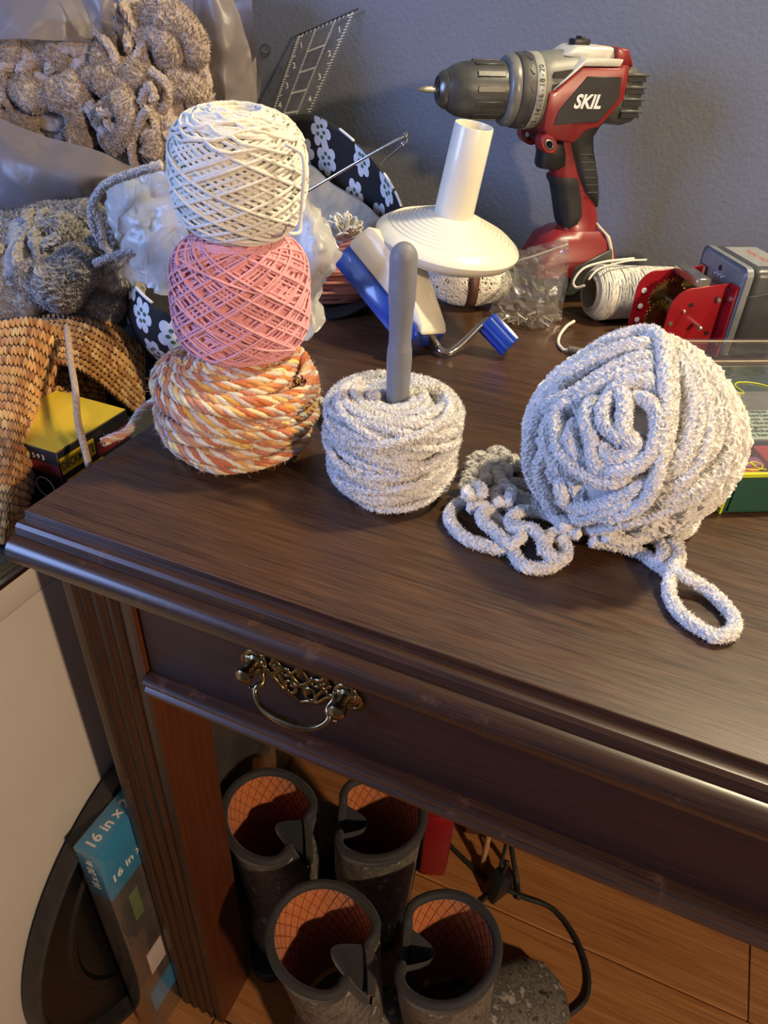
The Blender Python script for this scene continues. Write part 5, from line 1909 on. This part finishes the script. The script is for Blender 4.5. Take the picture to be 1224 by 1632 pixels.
RR, BB = ringc(rim), ringc(base)
NVv = 14
cen = np.array((-.065, .440, .80))
SG = np.zeros((NU, NVv + 1, 3))
for j in range(NVv + 1):
    t = j / NVv
    P = RR * (1 - t) + BB * t
    out = P - np.array((-.065, .44, 0))
    out[:, 2] = 0
    out /= np.linalg.norm(out, axis=1, keepdims=True)
    SG[:, j] = P + out * .012 * math.sin(t * PI)
SG = SG - np.array(fb0)
dU = np.roll(SG, -1, 0) - np.roll(SG, 1, 0)
dV = np.gradient(SG, axis=1)
SN = np.cross(dU, dV)
SN /= np.linalg.norm(SN, axis=2, keepdims=True)
mid = SG.mean(axis=(0, 1))
sgn = np.sign(((SG - mid) * SN).sum(2).mean())
SN *= sgn                                     # outward
W = NVv + 1
idx = np.arange(NU * W).reshape(NU, W)
ix2 = np.roll(idx, -1, 0)
F = np.stack([idx[:, :-1], ix2[:, :-1], ix2[:, 1:], idx[:, 1:]], -1).reshape(-1, 4)
k = NU * W
top_e = np.stack([idx[:, 0], idx[:, 0] + k, ix2[:, 0] + k, ix2[:, 0]], -1)
bot_c = np.array(BB.mean(0) - np.array(fb0))
Vb = np.vstack([(SG + SN * .0009).reshape(-1, 3), (SG - SN * .0009).reshape(-1, 3), bot_c])
cidx = 2 * k
botf = np.array([[idx[i, -1], idx[(i + 1) % NU, -1], idx[(i + 2) % NU, -1], cidx] for i in range(0, NU, 2)])
npmesh('fabric_wall', Vb, np.vstack([F, F[:, ::-1] + k, top_e, botf]), M['fabric_black'], fbk)


def surf(u_, v_):
    u_ = u_ % NU
    i = int(u_)
    fu = u_ - i
    v_ = min(max(v_, 0), NVv - 1e-6)
    j = int(v_)
    fv = v_ - j
    i2 = (i + 1) % NU
    f = lambda A: (A[i, j] * (1 - fu) + A[i2, j] * fu) * (1 - fv) + (A[i, j + 1] * (1 - fu) + A[i2, j + 1] * fu) * fv
    return f(SG), f(SN)


def project(p):
    d = Vector(p) + fb0 - CAM
    z = d.dot(_f)
    return 612 + FPX * d.dot(_r) / z, 816 + FPX * d.dot(_d) / z


def flower(px, py, rpx, side, urange, ph):
    best, bu = 1e9, None
    for i in range(urange[0], urange[1]):
        for j in range(NVv):
            x, y = project(SG[i % NU, j])
            d = (x - px) ** 2 + (y - py) ** 2
            if d < best:
                best, bu = d, (i, j)
    if best > 900:
        return
    u0, v0 = bu
    p0, _n = surf(u0, v0)
    pu, _n = surf(u0 + 1, v0)
    pw, _n = surf(u0, v0 + 1)
    lu, lv = np.linalg.norm(pu - p0), np.linalg.norm(pw - p0)
    R_ = rpx

    def pt(a, r_, off):
        uu = u0 + r_ * math.cos(a) / lu
        vq = v0 + r_ * math.sin(a) / lv
        p, n_ = surf(uu, vq)
        return p + n_ * (.0009 + off) * side
    vs_, fs_ = [tuple(pt(0, 0, .0004))], []
    NA, NRr = 60, 4
    for j in range(1, NRr + 1):
        for i in range(NA):
            a = 2 * PI * i / NA
            r_ = R_ * (.60 + .40 * abs(math.cos(3 * (a + ph))) ** .55) * j / NRr
            vs_.append(tuple(pt(a, r_, .0004)))
    for i in range(NA):
        fs_.append((0, 1 + i, 1 + (i + 1) % NA))
    for j in range(NRr - 1):
        for i in range(NA):
            fs_.append((1 + j * NA + i, 1 + (j + 1) * NA + i, 1 + (j + 1) * NA + (i + 1) % NA, 1 + j * NA + (i + 1) % NA))
    fo = mesh('flower_print', vs_, fs_, M['fabric_white'], fbk)
    for q in range(5):
        a = 2 * PI * q / 5 + ph
        vs_ = [tuple(pt(a, R_ * .33, .0008))]
        for i in range(8):
            b = 2 * PI * i / 8
            x = R_ * .33 * math.cos(a) + R_ * .12 * math.cos(b) * (1.3 if True else 1)
            y = R_ * .33 * math.sin(a) + R_ * .12 * math.sin(b)
            vs_.append(tuple(pt(math.atan2(y, x), math.hypot(x, y), .0008)))
        mesh('flower_centre', vs_, [(0, 1 + i, 1 + (i + 1) % 8) for i in range(8)], M['leafgreen'], fo)


for k, (px, py) in enumerate(((520, 205), (524, 258), (578, 262), (572, 308), (622, 302), (604, 350), (488, 238), (636, 382), (470, 300), (555, 400))):
    flower(px, py, .0185, -1, (8, 44), k * .7)
    flower(px, py, .0185, 1, (8, 44), k * .7 + .3)
for k, (px, py) in enumerate(((232, 505), (252, 562), (215, 450), (275, 540), (300, 590))):
    flower(px, py, .0160, 1, (70, 92), k * .9)
# pale piping dashes on the rim
for k in (16, 24, 32, 27, 74):
    pts = [tuple(surf(k + q * .8, 0.05)[0] + np.array((0, 0, .0012))) for q in range(4)]
    tube('rim_print', pts, .0016, M['fabric_white'], fbk, 6, .004)

# things in the basket
tcl0 = Vector(V(545, 340, .52))
tcl = patch('tan_cloth', [[np.array(V(*p)) for p in r_] for r_ in ([(455, 255, .585), (495, 262, .580), (530, 292, .560), (575, 320, .53), (612, 352, .50)], [(450, 320, .555), (495, 325, .550), (535, 345, .53), (570, 365, .51), (605, 390, .49)], [(450, 400, .52), (500, 400, .515), (540, 405, .505), (570, 415, .49), (600, 430, .47)])], 40, 30, M['fabric_tan'], None, .004, 14, 3, .0014, crease=.006, cf=16)
tag(tcl, 'crumpled tan cloth bunched inside the flowered basket', 'cloth')
pe0 = Vector(V(560, 440, .455))
pe0.z = TOP + .004
pea = thing('peach_skein', 'peach wool skein lying in the front of the flowered basket', 'yarn skein', pe0)
bg = Bag()
pc0 = np.array(V(548, 440, .452) - pe0)
for k in range(70):
    t = np.linspace(-1, 1, 40)
    ph = rng.random() * 2 * PI
    rr_ = .012 + .020 * math.sqrt(rng.random())
    d = np.array([.052, .030, .034])
    side = np.array([.45, -.55, -.1])
    side /= np.linalg.norm(side)
    up = np.cross(d / np.linalg.norm(d), side)
    env = np.sqrt(np.clip(1 - (t * .93) ** 2, .02, 1))
    tw = ph + t * 1.2
    P = pc0 + t[:, None] * d + (np.cos(tw) * env)[:, None] * side * rr_ + (np.sin(tw) * env)[:, None] * up * rr_
    P[:, 2] = np.maximum(P[:, 2], .0015)
    V_, F_ = tube_arrays(P, .0020, 6)
    bg.add(V_, F_)
bg.build('peach_strand', M['peach_yarn'], pea)
Vv, Ft = blob(None, pc0, (.040, .030, .030), 4, .1, 2, 3)
Vv[:, 2] = np.maximum(Vv[:, 2], .001)
npmesh('skein_heart', Vv, Ft, M['peach_yarn'], pea)

ts0 = Vector(V(552, 385, .470))
tas = thing('yarn_tassel', 'fluffy white yarn tassel poking out above the peach skein', 'tassel', ts0)
bg = Bag()
tc = np.array(V(548, 358, .462) - ts0)
for k in range(60):
    d = rng.normal(size=3)
    d[2] = abs(d[2]) * .8 + .1
    d /= np.linalg.norm(d)
    e = np.cross(d, rng.normal(size=3))
    e /= np.linalg.norm(e)
    t = np.linspace(0, PI, 16)
    P = tc + np.array((0, 0, -.012)) + (np.sin(t)[:, None] * d * (.017 + .006 * rng.random())) + (np.cos(t)[:, None] * e * .005) + np.array((0, 0, .004)) * np.sin(t)[:, None]
    V_, F_ = tube_arrays(P, .0011, 5)
    bg.add(V_, F_)
nk = np.array([(0, 0, -.014), (.004, -.001, -.026), (.010, -.002, -.040)])
V_, F_ = tube_arrays(catmull(nk + tc, .002), .0055, 10, False, .12, rng)
bg.add(V_, F_)
bg.build('yarn_tuft', M['white_yarn'], tas)

# white carrier film in front of and behind the cakes
wp0 = Vector(V(505, 400, .33))
wpl = patch('white_plastic_bag', [[np.array(V(*p)) for p in r_] for r_ in ([(455, 300, .345), (478, 305, .335), (500, 328, .330), (515, 350, .335)], [(455, 360, .320), (490, 360, .305), (520, 380, .310), (540, 402, .330)], [(455, 420, .315), (490, 420, .300), (518, 428, .305), (530, 430, .325)], [(455, 480, .320), (480, 482, .31), (498, 476, .315), (512, 455, .330)], [(440, 545, .300), (470, 548, .295), (495, 540, .300), (512, 525, .315)])], 13, 19, M['film_white'], None, .003, 22, 7, .0006, facet=.0034)
tag(wpl, 'crumpled white plastic bag beside the pink cake', 'plastic bag')
wp2 = patch('white_plastic_bag', [[np.array(V(*p)) for p in r_] for r_ in ([(165, 300, .300), (200, 282, .305), (240, 275, .31), (300, 270, .31)], [(172, 345, .285), (205, 340, .280), (245, 335, .285), (300, 330, .29)], [(190, 400, .280), (215, 395, .270), (250, 385, .275), (300, 380, .28)], [(205, 455, .285), (230, 450, .275), (258, 470, .270), (300, 480, .28)])], 14, 16, M['film_white'], None, .003, 22, 9, .0006, facet=.0036)
tag(wp2, 'crumpled translucent plastic bag in the basket left of the white cake', 'plastic bag')

# metal stitch holder
st0 = Vector(V(480, 308, .44))
sth = thing('stitch_holder', 'long silver stitch holder pin sticking out of the flowered basket', 'stitch holder', st0)
tube('pin_shaft', [V(478, 312, .440) - st0, V(560, 264, .447) - st0, V(640, 218, .455) - st0, V(647, 214, .456) - st0], .0014, M['chrome'], sth, 10, .006)
tube('pin_guard', [V(648, 216, .456) - st0, V(649, 224, .457) - st0, V(641, 231, .458) - st0, V(605, 263, .462) - st0], .0009, M['chrome'], sth, 8, .004)
lathe('pin_tip', [(0, -.0026), (.0018, -.0018), (.0026, 0), (.0018, .0018), (0, .0026)], M['chrome'], sth, 14, Matrix.Translation(V(647, 214, .456) - st0))
lathe('pin_tip', [(0, -.0024), (.0016, -.0016), (.0022, 0), (.0016, .0016), (0, .0024)], M['chrome'], sth, 14, Matrix.Translation(V(642, 229, .458) - st0))

# acrylic quilting ruler leaning on the wall
c_tl, c_tr, c_bl, c_br = V(474, 57, .680), V(571, 14, .682), V(414, 235, .632), V(473, 235, .628)
ru0 = (c_bl + c_br) / 2
rul = thing('acrylic_ruler', 'clear acrylic ruler with white markings leaning against the wall', 'ruler', ru0)
nrm = (c_tr - c_tl).cross(c_bl - c_tl).normalized()
if nrm.dot(CAM - c_tl) < 0:
    nrm = -nrm


def rp_(s, t, off=0.0):
    """s across 0..1, t down 0..1"""
    return (c_tl.lerp(c_tr, s)).lerp(c_bl.lerp(c_br, s), t) + nrm * off - ru0


vs_ = [rp_(0, 0, .0012), rp_(1, 0, .0012), rp_(1, 1, .0012), rp_(0, 1, .0012), rp_(0, 0, -.0012), rp_(1, 0, -.0012), rp_(1, 1, -.0012), rp_(0, 1, -.0012)]
mesh('acrylic_sheet', vs_, [(0, 1, 2, 3), (7, 6, 5, 4), (0, 4, 5, 1), (1, 5, 6, 2), (2, 6, 7, 3), (3, 7, 4, 0)], M['acrylic'], rul, False)
tube('sheet_edge', [rp_(0, 1, 0), rp_(0, 0, 0)], .0011, M['dark_print'], rul, 5, .02)
tube('sheet_edge', [rp_(0, 0, 0), rp_(1, 0, 0)], .0011, M['dark_print'], rul, 5, .02)
tv, tf = [], []


def mark(s0, t0, s1, t1, w=.0009):
    a, b = rp_(s0, t0, .0016), rp_(s1, t1, .0016)
    d = (b - a).normalized().cross(nrm) * w / 2
    k_ = len(tv)
    tv.extend([a - d, b - d, b + d, a + d])
    tf.append((k_, k_ + 1, k_ + 2, k_ + 3))


for i in range(46):
    t = .03 + i * .0212
    ln = .10 if i % 8 == 0 else .055
    mark(.03, t, .03 + ln, t)
    mark(.97 - ln, t, .97, t)
for i in range(14):
    s_ = .05 + i * .068
    mark(s_, .012, s_, .030)
for s_ in (.34, .66):
    for i in range(60):
        t = .03 + i * .0162
        mark(s_ - .02, t, s_ + .02, t, .0007)
for t in (.20, .37, .54, .71, .88):
    for i in range(18):
        s_ = .34 + i * .018
        mark(s_, t - .008, s_, t + .008, .0006)
mesh('printed_scale', tv, tf, M['white_print'], rul, False)
sx_ = (c_tr - c_tl).normalized()
ty_ = nrm.cross(sx_).normalized()
for i in range(5):
    t = .12 + i * .17
    for s_ in (.17, .83):
        text_mesh('scale_number', str(i + 1), .0100, M['white_print'], rul, basis(rp_(s_, t, .0016), ty_ * -1 if False else sx_, ty_, nrm), .00005)

# ------------------------------------------------------------------ below the desk
rng = np.random.default_rng(55)
random.seed(55)
# round black tray standing on edge against the cabinet
dc = Vector((-.046, .080, .2055))
disc = thing('round_tray', 'large round black plastic tray standing on edge between cabinet and desk leg', 'tray', (dc.x, dc.y, 0))
DM = Matrix.Translation((0, 0, dc.z)) @ Matrix.Rotation(rad(90), 4, 'Y')
hollow('tray_rim', [(.186, .0), (.2050, 0), (.2052, .004), (.2035, .016), (.2000, .0175), (.1965, .016), (.1900, .003)], M['tubedge'], disc, 90, DM)
lathe('tray_floor', [(0, .0005), (.150, .0005), (.192, .0006), (.192, .0022), (.152, .0022), (.148, .0050), (.142, .0050), (.138, .0022), (0, .0022)], M['tubblack'], disc, 72, DM)

# shrink-wrapped canvas pack
cp0 = Vector((-.0145, .10, 0))
cpk = thing('canvas_pack', 'plastic-wrapped canvas pack with a blue 16 inch label beside the desk leg', 'canvas pack', cp0)
lo, hi = Vector((-.0265, -.032, 0)) - cp0, Vector((-.0005, .260, .398)) - cp0
box('pack_body', lo, hi, M['wrapped'], cpk, .0015, 2)
box('blue_label', (lo.x - .0002, lo.y - .0005, hi.z - .078), (hi.x + .0004, lo.y + .075, hi.z + .0005), M['label_blue'], cpk, .001, 2)
text_mesh('label_lettering', '16 in x 20 in', .0150, M['white_print'], cpk, basis(Vector((lo.x + .013, lo.y + .004, hi.z + .0008)), Vector((0, 1, 0)), Vector((-1, 0, 0)), Vector((0, 0, 1))), .0001, 'LEFT', bold=.0003)
text_mesh('label_lettering', '16 in x 20 in', .0150, M['white_print'], cpk, basis(Vector((hi.x + .0006, lo.y + .006, hi.z - .052)), Vector((0, 1, 0)), Vector((0, 0, 1)), Vector((1, 0, 0))), .0001, 'LEFT', bold=.0003)
text_mesh('label_lettering', '16 x 20 in', .0125, M['white_print'], cpk, basis(Vector((lo.x + .0130, lo.y - .0007, hi.z - .038)), Vector((0, 0, 1)), Vector((-1, 0, 0)), Vector((0, -1, 0))), .0001, 'CENTER', bold=.0002)
box('green_sticker', (hi.x - .001, lo.y + .018, hi.z - .150), (hi.x + .0003, lo.y + .030, hi.z - .100), M['wrap_green'], cpk)
box('pale_sticker', (hi.x - .001, lo.y + .016, hi.z - .270), (hi.x + .0003, lo.y + .040, hi.z - .225), M['paleplastic'], cpk)
box('blue_sticker', (hi.x - .001, lo.y + .006, hi.z - .345), (hi.x + .0003, lo.y + .046, hi.z - .300), M['label_blue'], cpk)
xw = film('pack_wrap_film', (.6, .58, .56), .05, .06, .4)
box('wrap_film', (lo.x - .001, lo.y - .0015, .001), (hi.x + .0010, hi.y + .001, hi.z + .0014), xw, cpk, .002, 2)


# ---- rubber boots
def boot(cx, cy, H, phs, toe, label, Rx=.0550, Ry=.0540, rot=0.4):
    b0 = Vector((cx, cy, 0))
    B = thing('rubber_boot', label, 'boot', b0, (0, 0, 0), 'rubber boots under the desk')
    gap0 = .50
    NH, NA = 22, 56

    def ringpt(t, a, inset, wav=True):
        # t: 0 at rim, 1 at ankle
        z = H * (1 - t) + .095 * t
        k = 1 - .18 * t + .05 * t * t
        tw = toe
        lean = .020 * t
        c, s_ = math.cos(a - rot), math.sin(a - rot)
        x0, y0 = (Rx * k - inset) * c, (Ry * k - inset) * s_
        x = x0 * math.cos(rot) - y0 * math.sin(rot) + lean * math.cos(tw)
        y = x0 * math.sin(rot) + y0 * math.cos(rot) + lean * math.sin(tw)
        if wav:
            q = 1 + .03 * math.sin(a * 2 + cx * 40) * (1 - t)
            x, y = x * q, y * q
        zz = z + (.006 * math.cos(a - phs - PI) * (1 - t))
        return Vector((x, y, zz))

    def gap(t):
        return gap0 * max(0, 1 - t / .55) ** .8 + .0

    def curl(i):
        # the shaft edges roll inward beside the slit
        e = min(i, NA - i) / NA
        return .010 * max(0, 1 - e / .09) ** 2

    def wall(name, inset, mat):
        vs_, fs_ = [], []
        for j in range(NH + 1):
            t = j / NH
            g = gap(t)
            for i in range(NA + 1):
                a = phs + g + (2 * PI - 2 * g) * i / NA
                cu = curl(i) * (1 - t)
                vs_.append(ringpt(t, a, inset + cu))
        W_ = NA + 1
        for j in range(NH):
            for i in range(NA):
                fs_.append((j * W_ + i, j * W_ + i + 1, (j + 1) * W_ + i + 1, (j + 1) * W_ + i))
        return mesh(name, vs_, fs_, mat, B)
    wall('outer_shaft', 0.0, M['camo'])
    wall('quilted_lining', .0050, M['quilt'])
    # quilting threads on the lining
    bg_ = Bag()
    for d in (-1, 1):
        for k in range(22):
            P = []
            for q in range(16):
                t = q / 15 * .75
                a = phs + gap(0) + .12 + (2 * PI - 2 * gap(0) - .24) * (k / 21) + d * t * 1.6
                am = (a - phs) % (2 * PI)
                if am < gap(t) + .12 or am > 2 * PI - gap(t) - .12:
                    if len(P) > 2:
                        break
                    P = []
                    continue
                P.append(tuple(ringpt(t, a, .0054)))
            if len(P) > 2:
                V_, F_ = tube_arrays(np.array(P), .00035, 4)
                bg_.add(V_, F_)
    bg_.build('quilt_thread', plain('rust_thread', (.26, .075, .02), .9, 0, .1, 100) if 'rust_thread' not in bpy.data.materials else bpy.data.materials['rust_thread'], B)
    # binding along the rim and down both slit edges
    path = []
    for q in range(8, -1, -1):
        t = q / 8 * .45
        path.append(ringpt(t, phs + gap(t), .0025 + curl(0) * (1 - t)))
    for i in range(1, NA):
        a = phs + gap0 + (2 * PI - 2 * gap0) * i / NA
        path.append(ringpt(0, a, .0025 + curl(i)) + Vector((0, 0, .001)))
    for q in range(0, 9):
        t = q / 8 * .45
        path.append(ringpt(t, phs - gap(t), .0025 + curl(NA) * (1 - t)))
    P = catmull([tuple(p) for p in path], .003)
    V_, F_ = tube_arrays(P, .0050, 10)
    npmesh('rim_binding', V_, F_, M['binding'], B)
    # broad outer cuff below the binding
    vs_, fs_ = [], []
    for j in range(4):
        for i in range(NA + 1):
            t = j * .022
            g = gap(t)
            a = phs + g + (2 * PI - 2 * g) * i / NA
            vs_.append(ringpt(t, a, -.0014 + curl(i) * (1 - t)))
    for j in range(3):
        for i in range(NA):
            fs_.append((j * (NA + 1) + i, j * (NA + 1) + i + 1, (j + 1) * (NA + 1) + i + 1, (j + 1) * (NA + 1) + i))
    mesh('cuff_band', vs_, fs_, M['binding'], B)
    # folded gusset in the slit
    vs_, fs_ = [], []
    NG = 18
    for j in range(15):
        t = .02 + j / 14 * .60
        g = max(gap(t), .05)
        pa, pb = ringpt(t, phs + g, .004 + curl(0) * (1 - t)), ringpt(t, phs - g, .004 + curl(0) * (1 - t))
        inn = -Vector((math.cos(phs), math.sin(phs), 0))
        for i in range(NG + 1):
            s_ = i / NG
            p = pa.lerp(pb, s_)
            p = p + inn * (.030 * math.sin(PI * s_) * (1 - t))
            vs_.append(p + Vector((0, 0, -.006 * math.sin(PI * s_))))
    for j in range(14):
        for i in range(NG):
            fs_.append((j * (NG + 1) + i, j * (NG + 1) + i + 1, (j + 1) * (NG + 1) + i + 1, (j + 1) * (NG + 1) + i))
    mesh('gusset', vs_, fs_, M['neoprene'], B)
    # foot and sole
    rings = []
    for (d, hw, zt) in ((-.052, .012, .040), (-.046, .026, .080), (-.030, .036, .105), (0, .040, .118), (.030, .040, .112), (.065, .042, .085), (.105, .046, .066), (.140, .045, .054), (.162, .034, .042), (.172, .014, .030)):
        ring_ = []
        for i in range(24):
            a = 2 * PI * i / 24
            c, s_ = math.cos(a), math.sin(a)
            x = d
            y = hw * math.copysign(abs(c) ** .8, c)
            z = .016 + (zt - .016) * (.5 + .5 * math.copysign(abs(s_) ** .8, s_))
            ring_.append((x * math.cos(toe) - y * math.sin(toe) + .016 * math.cos(toe), x * math.sin(toe) + y * math.cos(toe) + .016 * math.sin(toe), z))
        rings.append(ring_)
    loft('foot', rings, M['camo'], B)
    so_ = []
    for i in range(40):
        a = 2 * PI * i / 40
        x = .062 + .124 * math.copysign(abs(math.cos(a)) ** .8, math.cos(a))
        y = (.044 + .006 * math.cos(a)) * math.copysign(abs(math.sin(a)) ** .9, math.sin(a))
        so_.append((x * math.cos(toe) - y * math.sin(toe), x * math.sin(toe) + y * math.cos(toe)))
    prism('sole', so_, 'z', 0.0, .020, M['rubber'], B, .002, 1)
    return B


boot(.190, .040, .280, rad(-8), rad(52), 'camouflage rubber boot with orange lining, nearest, left of the front pair', rot=.3)
boot(.2990, .080, .280, rad(196), rad(44), 'camouflage rubber boot with orange lining, right of the front pair', rot=.5)
boot(.0740, .1300, .280, rad(-4), rad(100), 'camouflage rubber boot with orange lining behind, next to the desk leg', rot=.3)
boot(.1820, .1780, .280, rad(200), rad(100), 'camouflage rubber boot with orange lining behind, beside the red case', rot=.5)

# pale box lid, red case, dark board, rod and cables further back
rc0 = Vector((.212, .345, 0))
rc = thing('red_case', 'red plastic tool case standing upright behind the boots', 'case', rc0, (0, 0, rad(20)))
box('case_shell', (-.020, -.060, 0), (.018, .060, .145), M['redcase'], rc, .006, 2)
for k in range(5):
    box('case_rib', (.0175, -.050 + k * .022, .010), (.0200, -.042 + k * .022, .135), M['redcase'], rc, .001, 1)
box('case_latch', (.0175, -.012, .100), (.0225, .012, .125), M['silver'], rc, .0015, 1)

bd0 = Vector((.262, .385, 0))
bdd = box('dark_board', (-.016, -.012, 0), (.016, .012, .330), M['darkboard'], None, .001, 1)
bdd.location = bd0
bdd.rotation_euler = (rad(-14), rad(4), rad(15))
tag(bdd, 'narrow dark reddish board leaning upright behind the red case', 'board')
rd0 = Vector((.294, .330, 0))
tr = tube('pale_rod', [(0, 0, .004), (-.004, .030, .160), (-.008, .060, .320)], .0042, M['palewood'], None, 10, .02)
tr.location = rd0
tag(tr, 'thin pale rod leaning upright beside the dark board', 'rod')

Zf = lambda px, py, z=.004: T(px, py, z)
cb1 = tube('black_cable', [Zf(690, 1320), Zf(730, 1360), Zf(775, 1400), Zf(830, 1428), Zf(880, 1448), Zf(915, 1490), Zf(936, 1545), Zf(934, 1590), Zf(905, 1618), Zf(870, 1640), Zf(800, 1660)], .0036, M['rubber'], None, 8, .006)
tag(cb1, 'black power cable curving across the floorboards in a wide loop', 'cable')
cb2 = tube('black_cable', [Zf(735, 1455), Zf(765, 1440), Zf(788, 1410), Zf(800, 1370, .03), Zf(806, 1340, .06), Zf(795, 1320, .09)], .0026, M['rubber'], None, 8, .006)
tag(cb2, 'thin black cable running up from the floor to the black plug', 'cable')
cb3 = tube('black_cable', [Zf(812, 1330, .08), Zf(818, 1370, .03), Zf(824, 1405), Zf(826, 1432)], .0040, M['rubber'], None, 8, .006)
tag(cb3, 'short thick black cable hanging down beside the black plug', 'cable')
ad0 = Zf(792, 1420, 0)
ad = thing('power_plug', 'black power plug lying in the cables behind the boots', 'plug', (ad0.x, ad0.y, 0), (0, 0, rad(60)))
prism('plug_body', [(-.020, 0), (.020, 0), (.016, .034), (.004, .046), (-.012, .034)], 'y', -.012, .012, M['black'], ad, .003, 2)
tube('strain_relief', [(.004, 0, .044), (.006, 0, .056), (.010, .002, .066)], .0035, M['rubber'], ad, 8, .003)

# ------------------------------------------------------------------ settle things on the desk top
bpy.context.view_layer.update()


def settle(root, z):
    lowest = 1e9
    for o in [root] + list(root.children_recursive):
        if o.type == 'MESH':
            n_ = len(o.data.vertices)
            a = np.empty(n_ * 3, dtype=np.float32)
            o.data.vertices.foreach_get('co', a)
            M_ = np.array(o.matrix_world)
            lowest = min(lowest, float(np.percentile(a.reshape(-1, 3) @ M_[2, :3] + M_[2, 3], 1.0 if n_ > 9000 else 0)))   # ignore stray fibres
    root.location.z += z - lowest
    return z - lowest


for root in (multi, chen, ball, wd, sk, zb_, spool, bt, mech, gb, drill):
    settle(root, TOP + .0003)
